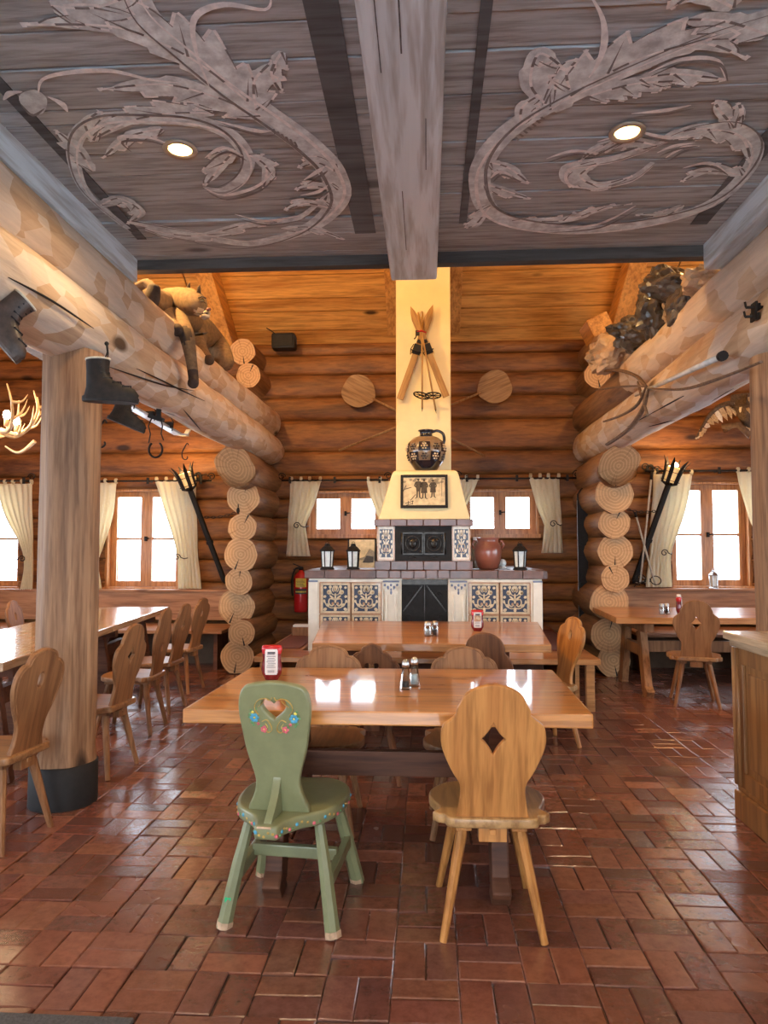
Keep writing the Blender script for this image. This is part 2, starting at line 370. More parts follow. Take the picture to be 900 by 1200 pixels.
def slab(name, outlines, thick, bevel, mat, parent=None, res=2):
    """flat board with holes: outlines are 2D loops (x, y); thickness along local z, centred."""
    cu = bpy.data.curves.new(name, 'CURVE'); cu.dimensions = '2D'; cu.fill_mode = 'BOTH'
    for ol in outlines:
        sp = cu.splines.new('POLY'); sp.points.add(len(ol) - 1); sp.use_cyclic_u = True
        for q, p in zip(sp.points, ol): q.co = (p[0], p[1], 0, 1)
    cu.extrude = max(thick / 2 - bevel, .0005); cu.bevel_depth = bevel; cu.bevel_resolution = res; cu.offset = -bevel
    o = bpy.data.objects.new(name, cu); C.objects.link(o)
    dg = bpy.context.evaluated_depsgraph_get(); me = bpy.data.meshes.new_from_object(o.evaluated_get(dg))
    bpy.data.objects.remove(o); bpy.data.curves.remove(cu)
    me.materials.clear(); me.materials.append(M[mat])
    bm = bmesh.new(); bm.from_mesh(me); bmesh.ops.remove_doubles(bm, verts=bm.verts, dist=1e-5); bm.to_mesh(me); bm.free()
    for p in me.polygons: p.use_smooth = abs(p.normal.z) < .98
    ob = bpy.data.objects.new(name, me); C.objects.link(ob)
    if parent: ob.parent = parent
    return ob
def skin(name, verts, edges, radii, mat, parent=None, sub=2, mats=None, root=0):
    me = bpy.data.meshes.new(name); me.from_pydata([tuple(v) for v in verts], edges, [])
    o = bpy.data.objects.new(name, me); C.objects.link(o)
    md = o.modifiers.new('s', 'SKIN'); md.use_smooth_shade = True
    for i, sv in enumerate(me.skin_vertices[0].data):
        r = radii[i]; sv.radius = (r, r) if isinstance(r, (int, float)) else r; sv.use_root = i == root
    o.modifiers.new('u', 'SUBSURF').levels = sub
    dg = bpy.context.evaluated_depsgraph_get(); m2 = bpy.data.meshes.new_from_object(o.evaluated_get(dg)); bpy.data.objects.remove(o)
    m2.materials.clear()
    for m in (mats or [mat]): m2.materials.append(M[m])
    for p in m2.polygons: p.use_smooth = True
    ob = bpy.data.objects.new(name, m2); C.objects.link(ob)
    if parent: ob.parent = parent
    return ob
# curtain cloth lets daylight through
_nt = M['cloth'].node_tree; _b = _nt.nodes['Principled BSDF']; _t = N(_nt, 'ShaderNodeBsdfTranslucent'); _t.inputs[0].default_value = (.85, .76, .55, 1)
_m = N(_nt, 'ShaderNodeMixShader'); _m.inputs[0].default_value = .55; _nt.links.new(_b.outputs[0], _m.inputs[1]); _nt.links.new(_t.outputs[0], _m.inputs[2]); _nt.links.new(_m.outputs[0], _nt.nodes['Material Output'].inputs[0])
rnd = random.Random(5)
# ================================================================== STRUCTURE
YB = 9.0                       # inner face of the back log wall
XL, XR, YF = -6.6, 6.2, -3.2
def zb(y): return at(500, y, Y=YB).z
# floor: basket weave of real bricks
S = .214
def make_floor():
    rs = random.Random(3); vs = []; fs = []; cols = []
    pal = [(.2, .07, .045), (.17, .06, .042), (.23, .085, .052), (.14, .055, .042), (.19, .078, .058), (.25, .1, .06)]
    def brick(x0, x1, y0, y1):
        g = .0014; x0 += g; x1 -= g; y0 += g; y1 -= g; e = .004
        z = rs.uniform(-.002, .0015); tx = rs.uniform(-.0022, .0022); ty = rs.uniform(-.0022, .0022); b = len(vs)
        jx = rs.uniform(-.002, .002); jy = rs.uniform(-.002, .002); x0 += jx; x1 += jx; y0 += jy; y1 += jy
        for (x, y, zz) in ((x0, y0, -.012), (x1, y0, -.012), (x1, y1, -.012), (x0, y1, -.012)): vs.append((x, y, zz))
        for (x, y, sx, sy) in ((x0, y0, -1, -1), (x1, y0, 1, -1), (x1, y1, 1, 1), (x0, y1, -1, 1)): vs.append((x, y, z + tx * sx + ty * sy - .003))
        for (x, y, sx, sy) in ((x0 + e, y0 + e, -1, -1), (x1 - e, y0 + e, 1, -1), (x1 - e, y1 - e, 1, 1), (x0 + e, y1 - e, -1, 1)): vs.append((x, y, z + tx * sx + ty * sy))
        fs.append((b + 8, b + 9, b + 10, b + 11))
        for k in range(4): fs.append((b + k, b + (k + 1) % 4, b + 4 + (k + 1) % 4, b + 4 + k)); fs.append((b + 4 + k, b + 4 + (k + 1) % 4, b + 8 + (k + 1) % 4, b + 8 + k))
        c = rs.choice(pal); q = rs.uniform(.8, 1.2); cols.extend([(c[0] * q, c[1] * q, c[2] * q, 1)] * 12)
    nx = int((XR - XL) / S) + 1; ny = int((YB - YF) / S) + 1; ox = -.115
    i0 = int(math.floor((XL - ox) / S))
    for i in range(i0, i0 + nx + 1):
        for j in range(ny):
            x = ox + i * S; y = YF + j * S
            if (i + j) % 2: brick(x, x + S, y, y + S / 2); brick(x, x + S, y + S / 2, y + S)
            else: brick(x, x + S / 2, y, y + S); brick(x + S / 2, x + S, y, y + S)
    b = len(vs); vs.extend([(XL, YF, -.0075), (XR, YF, -.0075), (XR, YB + .3, -.0075), (XL, YB + .3, -.0075)]); cols.extend([(.05, .03, .024, 1)] * 4); fs.append((b, b + 1, b + 2, b + 3))
    me = bpy.data.meshes.new('floor'); me.from_pydata(vs, [], fs)
    ca = me.color_attributes.new('tone', 'FLOAT_COLOR', 'POINT')
    ca.data.foreach_set('color', [x for c in cols for x in c])
    me.materials.append(M['floorbrick']); o = bpy.data.objects.new('floor', me); C.objects.link(o); struct(o)
make_floor()

# windows: (x0, x1, z0, z1, rows)
zs0, zs1 = zb(690), zb(572)
def wx(px): return at(px, 630, Y=YB + .1).x
WIN = [(wx(-62), wx(28), zs0, zs1, 2), (wx(128), wx(214), zs0, zs1, 2), (wx(362), wx(448), zb(627), zb(575), 1),
       (wx(543), wx(630), zb(627), zb(574), 1), (wx(784), wx(876), zb(687), zb(567), 2), (wx(1000), wx(1090), zb(687), zb(567), 2)]
# back wall of stacked logs
joints = [zb(y) for y in (400, 414, 437, 464, 491, 528, 556, 584, 606, 632, 656, 683, 703, 728, 757)] + [0]
joints = [joints[0]] + joints[1:]
mb = MB('wall_log')
def half_log(mb, x0, x1, za, zc, y, seed=0, depth=.065):
    n = max(2, int((x1 - x0) / .3)); k = 9; vs = []
    for i in range(n + 1):
        x = x0 + (x1 - x0) * i / n; h = (za - zc) / 2; zc_ = (za + zc) / 2
        for q in range(k):
            t = math.pi * q / (k - 1) - math.pi / 2
            nz = 1 + .1 * noise.noise(Vector((x * .8, q * .5, seed * 7.3)))
            vs.append((x, y + depth * .75 - depth * math.cos(t) ** .5 * nz if abs(t) < 1.56 else y + depth * .75, zc_ + h * math.sin(t)))
    fs = [(i * k + q, i * k + q + 1, (i + 1) * k + q + 1, (i + 1) * k + q) for i in range(n) for q in range(k - 1)]
    mb.add(vs, fs, 0, True)
    e = .35
    mb.b2(x0, x1, y + depth * .7, y + e, zc, za)
for i in range(len(joints) - 1):
    za, zc = joints[i], joints[i + 1]; segs = [(XL - .3, XR + .3)]
    cuts = []
    for (x0, x1, z0, z1, rows) in WIN:
        lo, hi = max(zc, z0), min(za, z1)
        if hi - lo > .01:
            cuts.append((x0, x1, lo, hi))
    for (x0, x1, lo, hi) in cuts:
        new = []
        for a, b in segs:
            if x1 <= a or x0 >= b: new.append((a, b))
            else: new += [(a, x0), (x1, b)]
        segs = new
        if za - hi > .03: half_log(mb, x0, x1, za, hi, YB, i)
        if lo - zc > .03: half_log(mb, x0, x1, lo, zc, YB, i)
    for a, b in segs: half_log(mb, a, b, za, zc, YB, i)
struct(mb.build('wall_back', recalc=False))
# gable boards above the logs and the sloping roof
zt = joints[0]
mb = MB('plank', 'darkwall')
zz = zt; hts = [.16, .2, .15, .22, .18, .17, .2]
RS = .62; 
ys = [YB + .02]
L = 0; i = 0; sl = math.atan(RS)
while L < 7.5:                                       # boards of the underside of the roof, running along x
    h = (.24, .3, .2, .34, .27)[i % 5]; c = L + h / 2
    y = YB + .1 - c * math.cos(sl); z = zt + c * math.sin(sl)
    for (xa, xb) in ((XL - .3, -2.9), (-2.89, -.31), (-.3, 2.9), (2.91, XR + .3)):
        mb.box(((xa + xb) / 2, y, z + .02), (xb - xa - .006, h - .02, .03), (-sl, 0, 0))
    L += h; i += 1
mb.box((0, YB + .1 - 3.75 * math.cos(sl) - .02, zt + 3.75 * math.sin(sl) + .07), (13.6, 7.6, .02), (-sl, 0, 0), 1)
mb.build('ceiling', bevel=.004).name = 'ceiling'
struct(bpy.data.objects['ceiling'])
mb = MB('plank')                                     # roof behind the ridge, over the entrance side
yr = YB + .1 - 7.5 * math.cos(sl); zr = zt + 7.5 * math.sin(sl)
mb.box((0, (yr + YF - .3) / 2, (zr + 3.6) / 2), (13.6, math.hypot(yr - YF + .3, zr - 3.6), .05), (math.atan2(zr - 3.6, yr - YF + .3), 0, 0))
struct(mb.build('ceiling'))
for X in (-2.55, 2.35):
    mb = MB('rafter'); p0 = Vector((X, YB + .05, zt - .12)); p1 = p0 + Vector((0, -math.cos(sl), math.sin(sl))) * 7.2
    mb.bar(p0, p1, .2, .26)
    tag(mb.build('rafter', bevel=.008), 'sloping orange roof rafter above the %s log stack' % ('left' if X < 0 else 'right'), 'rafter', 'roof rafters')
for X, s in ((-.42, 'left'), (.36, 'right')):
    mb = MB('rafter'); y0 = at(440, 360, Y=8.75).z
    p0 = Vector((X, YB - .02, zt + .12)); p1 = p0 + Vector((0, -math.cos(sl), math.sin(sl))) * 3
    mb.bar(p0, p1, .14, .12)
    tag(mb.build('rafter', bevel=.006), 'short roof rafter right beside the %s edge of the yellow chimney' % s, 'rafter', 'roof rafters')

# side walls, front wall (with unseen windows sized for the daylight they let in)
SW = [(-2.4, -.2), (.6, 2.8), (3.6, 5.8)]
def side_wall(nm, x, sgn):
    mb = MB('wall_log'); zc = 0
    k = 0
    while zc < 7.2:
        h = (.3, .26, .34, .28)[k % 4]; segs = [(YF - .3, YB + .3)]
        if .85 < zc + h / 2 < 2.35:
            for a, b in SW: segs = [q for s in segs for q in ([(s[0], a), (b, s[1])] if s[0] < a and s[1] > b else [s])]
        for a, b in segs:
            n = max(2, int((b - a) / .5)); pts = [Vector((x + sgn * .12, a + (b - a) * t / n, zc + h / 2)) for t in range(n + 1)]
            mb.tube(pts, h * .52, 12, 0, True, True, .95)
        zc += h; k += 1
    struct(mb.build(nm, recalc=False))
side_wall('wall_left', XL, -1); side_wall('wall_right', XR, 1)
mb = MB('wall_log')
mb.b2(XL - .3, -3.4, YF - .2, YF, 0, 4.2); mb.b2(3.2, XR + .3, YF - .2, YF, 0, 4.2); mb.b2(-3.4, -1.2, YF - .2, YF, 0, 1.0); mb.b2(1.0, 3.2, YF - .2, YF, 0, 1.0); mb.b2(-3.4, 3.2, YF - .2, YF, 2.6, 4.2); mb.b2(-1.9, -1.2, YF - .2, YF, 1.0, 2.6); mb.b2(1.0, 1.7, YF - .2, YF, 1.0, 2.6)  # middle opening added so daylight off the snow reaches the ceiling
struct(mb.build('wall_front'))
mb = MB('snow'); mb.box((0, 3, -.32), (60, 60, .1)); struct(mb.build('terrain_snow'))
portal(-2.65, YF - .15, 1.8, 1.5, 1.6, R(180)); portal(2.45, YF - .15, 1.8, 1.5, 1.6, R(180))
for a, b in SW: portal(XL - .35, (a + b) / 2, 1.6, b - a, 1.45, R(-90)); portal(XR + .35, (a + b) / 2, 1.6, b - a, 1.45, R(90))
nwin = 0
for (x0, x1, z0, z1, rows) in WIN:
    nwin += 1; xm = (x0 + x1) / 2
    p = struct(MB('trimw').b2(x0 - .04, x0 + .02, YB + .02, YB + .3, z0 - .03, z1 + .03).b2(x1 - .02, x1 + .04, YB + .02, YB + .3, z0 - .03, z1 + .03)
               .b2(x0 + .02, x1 - .02, YB + .02, YB + .3, z1 - .02, z1 + .03).b2(x0 - .02, x1 + .02, YB - .03, YB + .3, z0 - .04, z0 + .01).build('window_%d' % nwin, bevel=.004))
    for a, b in ((x0 + .02, xm), (xm, x1 - .02)):
        f = MB('trimw'); t = .075; y0, y1 = YB + .12, YB + .17
        f.b2(a - .001, a + t, y0, y1, z0 + .012, z1 - .022); f.b2(b - t, b + .001, y0, y1, z0 + .012, z1 - .022); f.b2(a + t, b - t, y0, y1, z0 + .012, z0 + t + .01); f.b2(a + t, b - t, y0, y1, z1 - t - .015, z1 - .022)
        if rows == 2: f.b2(a + t, b - t, y0 + .01, y1 - .01, (z0 + z1) / 2 - .015, (z0 + z1) / 2 + .015)
        s = f.build('window_sash', p, bevel=.004)
        g = MB('glass').b2(a + t - .005, b - t + .005, YB + .145, YB + .149, z0 + t, z1 - t).build('window_pane', s); g.visible_shadow = True
    MB('iron').box((xm, YB + .1, (z0 + z1) / 2), (.03, .03, .06)).tube([(xm, YB + .09, (z0 + z1) / 2), (xm, YB + .06, (z0 + z1) / 2), (xm + .06, YB + .055, (z0 + z1) / 2 + .005)], .008, 8).build('window_latch', p)
    portal(xm, YB + .34, (z0 + z1) / 2, x1 - x0 - .04, z1 - z0 - .04, 0)
# thin clear glass that lets the daylight through
m = M['glass']; nt = m.node_tree; b = nt.nodes['Principled BSDF']; out = nt.nodes['Material Output']
mw = bpy.data.materials.new('window_glass'); mw.use_nodes = True; nt = mw.node_tree; nt.nodes.remove(nt.nodes['Principled BSDF'])
tr = N(nt, 'ShaderNodeBsdfTransparent'); gl = N(nt, 'ShaderNodeBsdfGlossy'); gl.inputs['Roughness'].default_value = .02; mx = N(nt, 'ShaderNodeMixShader'); mx.inputs[0].default_value = .05
nt.links.new(tr.outputs[0], mx.inputs[1]); nt.links.new(gl.outputs[0], mx.inputs[2]); nt.links.new(mx.outputs[0], nt.nodes['Material Output'].inputs[0])
for o in bpy.data.objects:
    if o.name.startswith('window_pane'): o.data.materials[0] = mw

# wainscot panels
for nm, (xa, xb, yt) in (('trim_1', (XL, -2.28, 691)), ('trim_2', (2.25, XR, 688))):
    z1 = at(250, yt, Y=YB - .14).z
    mb = MB('wains'); mb.b2(xa, xb, YB - .15, YB - .105, .5, z1 - .03); mb.b2(xa, xb, YB - .17, YB + .05, z1 - .03, z1)
    struct(mb.build(nm, bevel=.005))
# mezzanine floor seen from below: painted plank ceiling panels
EY = 4.66
mb = MB('greyplank'); mp = MB('greydark')
y = EY; i = 0; rs = random.Random(8)
while y > YF:
    h = (.11, .27, .2, .24, .28, .21, .25)[i % 7]
    for xa, xb in ((-2.12, -.2), (.03, 2.12)):
        dz = rs.uniform(-.004, .006)
        mb.b2(xa, xb, y - h + .009, y, 3.36 + dz, 3.41)
    y -= h; i += 1
PZ = 3.352
def px2(px, py): return at(px, py, Z=PZ)
ceil = struct(mb.build('ceiling_panelling', bevel=.004))
# dark painted borders: thin boards lying on the panel
lines = [((378, 0), (452, 300)), ((566, 0), (547, 278)), ((0, 138), (165, 300)), ((900, 175), (812, 290))]
def strip(pa, pb, wd, mat, nm):
    a, b = px2(*pa), px2(*pb); b = a + (b - a) * 1.0
    k = MB(mat); d = (b - a).normalized(); n = Vector((-d.y, d.x, 0)) * wd / 2
    k.plate([a - n, b - n, b + n, a + n], (0, 0, .012)); o = k.build(nm, ceil); return o
mb = MB('greydark')
for xa, xb, ya, yb in ((-.5, -.21, YF, 4.62), (-2.14, -1.9, YF, 4.62), (1.6, 1.98, YF, 4.62), (.06, .2, YF, 4.62)): pass
mb.plate([Vector((-.44, YF, PZ)), Vector((-.31, YF, PZ)), Vector((-.31, 4.3, PZ)), Vector((-.44, 4.3, PZ))], (0, 0, .003))
mb.plate([Vector((-1.83, YF, PZ)), Vector((-1.77, YF, PZ)), Vector((-1.77, 4.3, PZ)), Vector((-1.83, 4.3, PZ))], (0, 0, .003))
mb.plate([Vector((.2, YF, PZ)), Vector((.245, YF, PZ)), Vector((.245, 4.2, PZ)), Vector((.2, 4.2, PZ))], (0, 0, .003))
mb.plate([Vector((1.6, YF, PZ)), Vector((1.7, YF, PZ)), Vector((1.7, 4.3, PZ)), Vector((1.6, 4.3, PZ))], (0, 0, .003))
mb.build('painted_border', ceil)
mb = MB('fascia')
for xa, xb in ((-2.12, -.235), (.075, 2.12)):
    mb.b2(xa, xb, EY - .03, EY + .05, 3.29, 3.42); mb.b2(xa, xb, EY - .05, EY + .09, 3.42, 3.6)
struct(mb.build('trim_3', bevel=.006))
struct(MB('darkwall').b2(-2.14, 2.14, YF, EY, 3.42, 3.6).build('floor_mezzanine'))
def jag_beam(x0, x1, z0, z1, yend, lab):
    mb = MB('greybeam'); mb.b2(x0, x1, YF, yend, z0, z1)
    o = mb.build('ceiling_beam', bevel=.018)
    tag(o, lab, 'beam', 'grey ceiling beams'); return o
cb = jag_beam(-.236, .074, 3.2, 3.42, 4.70, 'broad blue-grey painted ceiling beam running down the middle')
jag_beam(-2.26, -1.965, 3.2, 3.42, 4.64, 'grey painted ceiling beam lying over the left log')
jag_beam(1.803, 2.1, 3.2, 3.42, 4.64, 'grey painted ceiling beam lying over the right log')
mb = MB('greydark')                                   # drying checks in the middle beam
for (x, y0, y1, w_) in ((-.09, 1.6, 2.5, .006), (-.12, 3.5, 4.2, .004), (0, 2.9, 3.3, .004), (-.17, 2.2, 2.6, .004)):
    mb.b2(x, x + w_, y0, y1, 3.197, 3.2)
mb.build('crack', cb)

# painted scrolls on the two panels
QZ = [0]
def ribbon(mb, pix, w0, mi, z=PZ - .001, wpx=True, n=5, taper=(.15, 1, .15), th=.0012):
    P = cr([px2(*p).to_2d() for p in pix], False, n); m = len(P); Lf = []; Rt = []
    for i, p in enumerate(P):
        d = P[min(i + 1, m - 1)] - P[max(i - 1, 0)]; d = d.normalized() if d.length > 1e-6 else Vector((1, 0))
        t = i / (m - 1); w_ = (taper[0] + (taper[1] - taper[0]) * min(1, t * 2.2)) if t < .5 else (taper[2] + (taper[1] - taper[2]) * min(1, (1 - t) * 2.2))
        nn = Vector((-d.y, d.x)) * w0 * w_ / 2; Lf.append(p + nn); Rt.append(p - nn)
    z -= (QZ[0] % 37) * 4e-6; QZ[0] += 1
    for i in range(m - 1):
        mb.add([Vector((*q, z - i * 1e-6)) for q in (Lf[i], Lf[i + 1], Rt[i + 1], Rt[i])], [(0, 1, 2, 3)], mi)
def blob(mb, pix, mi, z=PZ - .001, n=4):
    P = cr([px2(*p).to_2d() for p in pix], True, n); mb.poly([Vector((*p, z)) for p in P], mi)
def dz_(): QZ[0] += 1; return (QZ[0] % 400) * 1.2e-6
def acanthus(mb, pix, wd, side=1, lobes=5):
    P = cr([px2(*p).to_2d() for p in pix], False, 10); m = len(P); A = []; B = []
    for i, p in enumerate(P):
        d = (P[min(i + 1, m - 1)] - P[max(i - 1, 0)]).normalized(); nn = Vector((-d.y, d.x)); t = i / (m - 1)
        env = math.sin(math.pi * min(1, .12 + t * .95)) ** .7; f = (t * lobes) % 1; sc = .55 + .45 * f
        A.append(p + nn * side * wd * env * sc + d * wd * .22 * f); B.append(p - nn * side * wd * .45 * env * (.7 + .3 * ((t * lobes * .8 + .4) % 1)))
    for i in range(m - 1):
        z_ = PZ - .0016 - dz_(); mb.add([Vector((*q, z_)) for q in (A[i], A[i + 1], P[i + 1], P[i])], [(0, 1, 2, 3)], 0); mb.add([Vector((*q, z_)) for q in (P[i], P[i + 1], B[i + 1], B[i])], [(0, 1, 2, 3)], 0)
    for i in range(m - 1):
        e = .012; a, b = A[i], A[i + 1]; f = ((i / (m - 1)) * lobes) % 1
        if (b - a).length > 1e-4:
            d = (b - a).normalized(); nn = Vector((-d.y, d.x)) * e * (.3 + f)
            z_ = PZ - .0024 - dz_(); mb.add([Vector((*q, z_)) for q in (a, b, b + nn, a + nn)], [(0, 1, 2, 3)], 2 if f < .5 else 1)
        a, b = P[i], P[i + 1]; nn = Vector((-(b - a).y, (b - a).x)).normalized() * .006
        z_ = PZ - .0030 - dz_(); mb.add([Vector((*q, z_)) for q in (a - nn, b - nn, b + nn, a + nn)], [(0, 1, 2, 3)], 1 if i % 9 < 6 else 2)
    for k in range(0, lobes, 2):
        i = int((k + .15) / lobes * (m - 1)); j = min(m - 1, i + 5); a, b = P[i], A[min(m - 1, int((k + .85) / lobes * (m - 1)))]
        d = (b - a); nn = Vector((-d.y, d.x)).normalized() * .006
        z_ = PZ - .0036 - dz_(); mb.add([Vector((*q, z_)) for q in (a - nn, b * .8 + a * .2, a + nn)], [(0, 1, 2)], 2)
def scroll_left():
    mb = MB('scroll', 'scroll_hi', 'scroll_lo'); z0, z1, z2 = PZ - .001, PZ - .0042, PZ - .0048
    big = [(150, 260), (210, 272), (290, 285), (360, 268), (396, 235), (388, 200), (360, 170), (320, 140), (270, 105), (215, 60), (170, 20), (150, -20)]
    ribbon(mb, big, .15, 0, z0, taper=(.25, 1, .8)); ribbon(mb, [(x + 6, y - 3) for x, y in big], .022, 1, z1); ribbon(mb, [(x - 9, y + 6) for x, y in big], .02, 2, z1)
    inner = [(150, 268), (105, 230), (88, 195), (90, 160), (120, 140), (175, 138), (230, 142), (270, 158), (290, 185), (284, 208), (262, 222), (240, 220)]
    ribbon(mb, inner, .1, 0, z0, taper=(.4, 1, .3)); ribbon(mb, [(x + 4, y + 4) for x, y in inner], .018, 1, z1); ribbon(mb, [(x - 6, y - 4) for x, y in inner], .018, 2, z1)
    ribbon(mb, [(230, 278), (300, 262), (350, 255), (385, 225)], .06, 0, z0)
    for pl, w_, sd, lb in (([(305, 135), (250, 112), (190, 98), (118, 104)], .16, -1, 5), ([(290, 118), (240, 78), (190, 50), (130, 30), (30, 28)], .2, 1, 6), ([(250, 132), (200, 132), (150, 142), (105, 165)], .1, 1, 5),
            ([(300, 128), (298, 95), (318, 72)], .1, 1, 3), ([(108, 200), (92, 175), (66, 152)], .09, -1, 3), ([(110, 165), (100, 145), (116, 130)], .07, 1, 2), ([(190, 150), (150, 160), (120, 185)], .08, -1, 4),
            ([(276, 175), (262, 190), (240, 218)], .09, 1, 4), ([(290, 180), (312, 195), (308, 222)], .08, -1, 4), ([(392, 200), (372, 190), (352, 196)], .07, 1, 3), ([(396, 222), (370, 218), (348, 222)], .07, 1, 3), ([(388, 244), (360, 238), (335, 246)], .07, 1, 3),
            ([(118, 240), (140, 232), (165, 248), (150, 262)], .09, 1, 4), ([(170, 268), (230, 276), (290, 262), (330, 258)], .09, 1, 5), ([(330, 60), (318, 85), (330, 108)], .07, -1, 3), ([(60, 6), (110, 8), (160, -10)], .12, 1, 4), ([(330, 268), (365, 266), (404, 280)], .07, 1, 3)):
        acanthus(mb, pl, w_, sd, lb)
    for l in ([(45, 108), (50, 92), (80, 84), (130, 82), (175, 92), (210, 96)], [(245, 100), (230, 60), (228, 20), (262, 4), (310, 10), (318, -4)]): ribbon(mb, l, .028, 1, z1)
    blob(mb, [(22, 112), (40, 104), (55, 115), (50, 132), (32, 130)], 0, z1); ribbon(mb, [(4, 116), (12, 108), (26, 106)], .03, 1, z2); ribbon(mb, [(56, 112), (72, 120), (79, 130)], .035, 1, z2); ribbon(mb, [(24, 120), (38, 134), (52, 126)], .018, 2, z2)
    for q in ([(150, 172), (140, 160), (175, 160), (206, 172)], [(240, 184), (262, 172), (285, 182)], [(238, 218), (262, 228), (300, 218), (320, 200)], [(252, 140), (300, 152), (318, 152)], [(356, 210), (372, 200), (380, 194)], [(352, 228), (372, 224), (384, 216)], [(275, 250), (310, 258), (350, 252)]):
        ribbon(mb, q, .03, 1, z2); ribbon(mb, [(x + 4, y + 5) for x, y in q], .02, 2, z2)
    for k in range(6): ribbon(mb, [(320 + 5 * k, 150 + 3 * k), (323 + 5 * k, 156 + 3 * k)], .012, 2, z2, taper=(1, 1, 1))
    return mb
def scroll_right():
    mb = MB('scroll', 'scroll_hi', 'scroll_lo'); z0, z1, z2 = PZ - .001, PZ - .0042, PZ - .0048
    big = [(900, 20), (820, 45), (740, 78), (680, 105), (640, 125), (600, 150), (572, 180), (562, 210), (572, 245), (610, 262), (680, 268), (760, 260), (830, 240), (872, 205), (886, 170), (860, 148), (810, 152), (760, 172)]
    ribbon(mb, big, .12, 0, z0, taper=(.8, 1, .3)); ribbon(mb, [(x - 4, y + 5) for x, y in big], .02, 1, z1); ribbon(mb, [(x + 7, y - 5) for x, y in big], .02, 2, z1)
    inner = [(760, 172), (720, 185), (690, 190), (665, 196), (668, 212), (700, 216), (740, 208), (765, 190)]
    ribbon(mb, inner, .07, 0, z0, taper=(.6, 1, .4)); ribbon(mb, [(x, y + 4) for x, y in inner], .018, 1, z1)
    for pl, w_, sd, lb in (([(645, 128), (690, 98), (750, 68), (820, 50), (872, 66)], .2, -1, 6), ([(690, 112), (740, 98), (796, 94)], .12, 1, 5), ([(640, 122), (622, 98), (632, 62), (662, 80)], .12, 1, 4), ([(668, 105), (664, 85), (676, 70)], .08, -1, 2),
            ([(610, 145), (612, 125), (630, 112)], .08, 1, 3), ([(780, 160), (820, 150), (868, 160), (880, 190)], .1, 1, 5), ([(862, 150), (846, 132), (838, 120)], .08, 1, 2), ([(860, 150), (868, 134), (866, 120)], .06, -1, 2),
            ([(700, 190), (680, 205), (700, 216), (740, 206)], .09, 1, 4), ([(770, 170), (740, 165), (700, 172), (680, 188)], .09, -1, 5), ([(575, 190), (596, 196), (620, 214)], .08, 1, 3), ([(570, 215), (590, 222), (622, 232)], .07, 1, 3),
            ([(575, 240), (558, 262), (548, 266)], .08, 1, 3), ([(600, 258), (660, 258), (700, 246), (740, 238)], .09, -1, 6), ([(870, 205), (830, 200), (800, 212)], .08, 1, 4), ([(800, 240), (780, 252), (745, 252)], .07, 1, 3), ([(900, 40), (850, 24), (800, 22)], .12, -1, 4), ([(860, 8), (820, -8), (790, 6)], .12, 1, 3), ([(750, 92), (790, 86), (850, 92)], .1, 1, 4)):
        acanthus(mb, pl, w_, sd, lb)
    ribbon(mb, [(690, -10), (706, 20), (708, 50), (700, 75), (690, 90)], .028, 1, z1)
    for q in ([(760, 84), (800, 68), (840, 70), (850, 90)], [(700, 165), (730, 158), (690, 180)], [(600, 205), (585, 200), (575, 208)], [(740, 150), (780, 160), (820, 158)], [(780, 184), (800, 172), (820, 170)], [(745, 240), (700, 262), (640, 268)], [(810, 122), (780, 128), (740, 132)], [(800, 196), (830, 190), (850, 200)], [(770, 178), (790, 170), (815, 166)], [(640, 185), (670, 176), (700, 178)]):
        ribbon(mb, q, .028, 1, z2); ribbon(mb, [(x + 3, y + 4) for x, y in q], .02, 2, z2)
    for k in range(7): ribbon(mb, [(604 + 5 * k, 160 - 4 * k), (608 + 5 * k, 163 - 4 * k)], .012, 2, z2, taper=(1, 1, 1))
    return mb
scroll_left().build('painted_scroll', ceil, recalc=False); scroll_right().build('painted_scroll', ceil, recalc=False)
for o in ceil.children:
    if o.name.startswith('painted_scroll'):
        for p in o.data.polygons:
            if p.normal.z > 0: p.flip()
# recessed lights
for (px, py), s in (((211, 175), 'left'), ((735, 155), 'right')):
    c = at(px, py, Z=3.35)
    t = thing('recessed_light', 'lit round recessed downlight in the %s painted ceiling panel' % s, 'ceiling light', (c.x, c.y, 3.35), 0, 'recessed downlights')
    MB('ring').lathe([(.058, -.001), (.062, -.008), (.083, -.006), (.085, .003)], n=32).build('light_rim', t)
    MB('down').lathe([(.0001, -.004), (.05, -.004), (.06, .0)], n=32).build('light_glass', t)
    lamp('recessed_bulb', 'SPOT', (c.x, c.y, 3.335), 60, (1, .7, .38), .05, (0, 0, 0), spot_size=R(140), spot_blend=.6)
for x in (-1.1, .95):
    lamp('recessed_bulb', 'SPOT', (x, .6, 3.335), 60, (1, .7, .38), .05, (0, 0, 0), spot_size=R(140), spot_blend=.6)
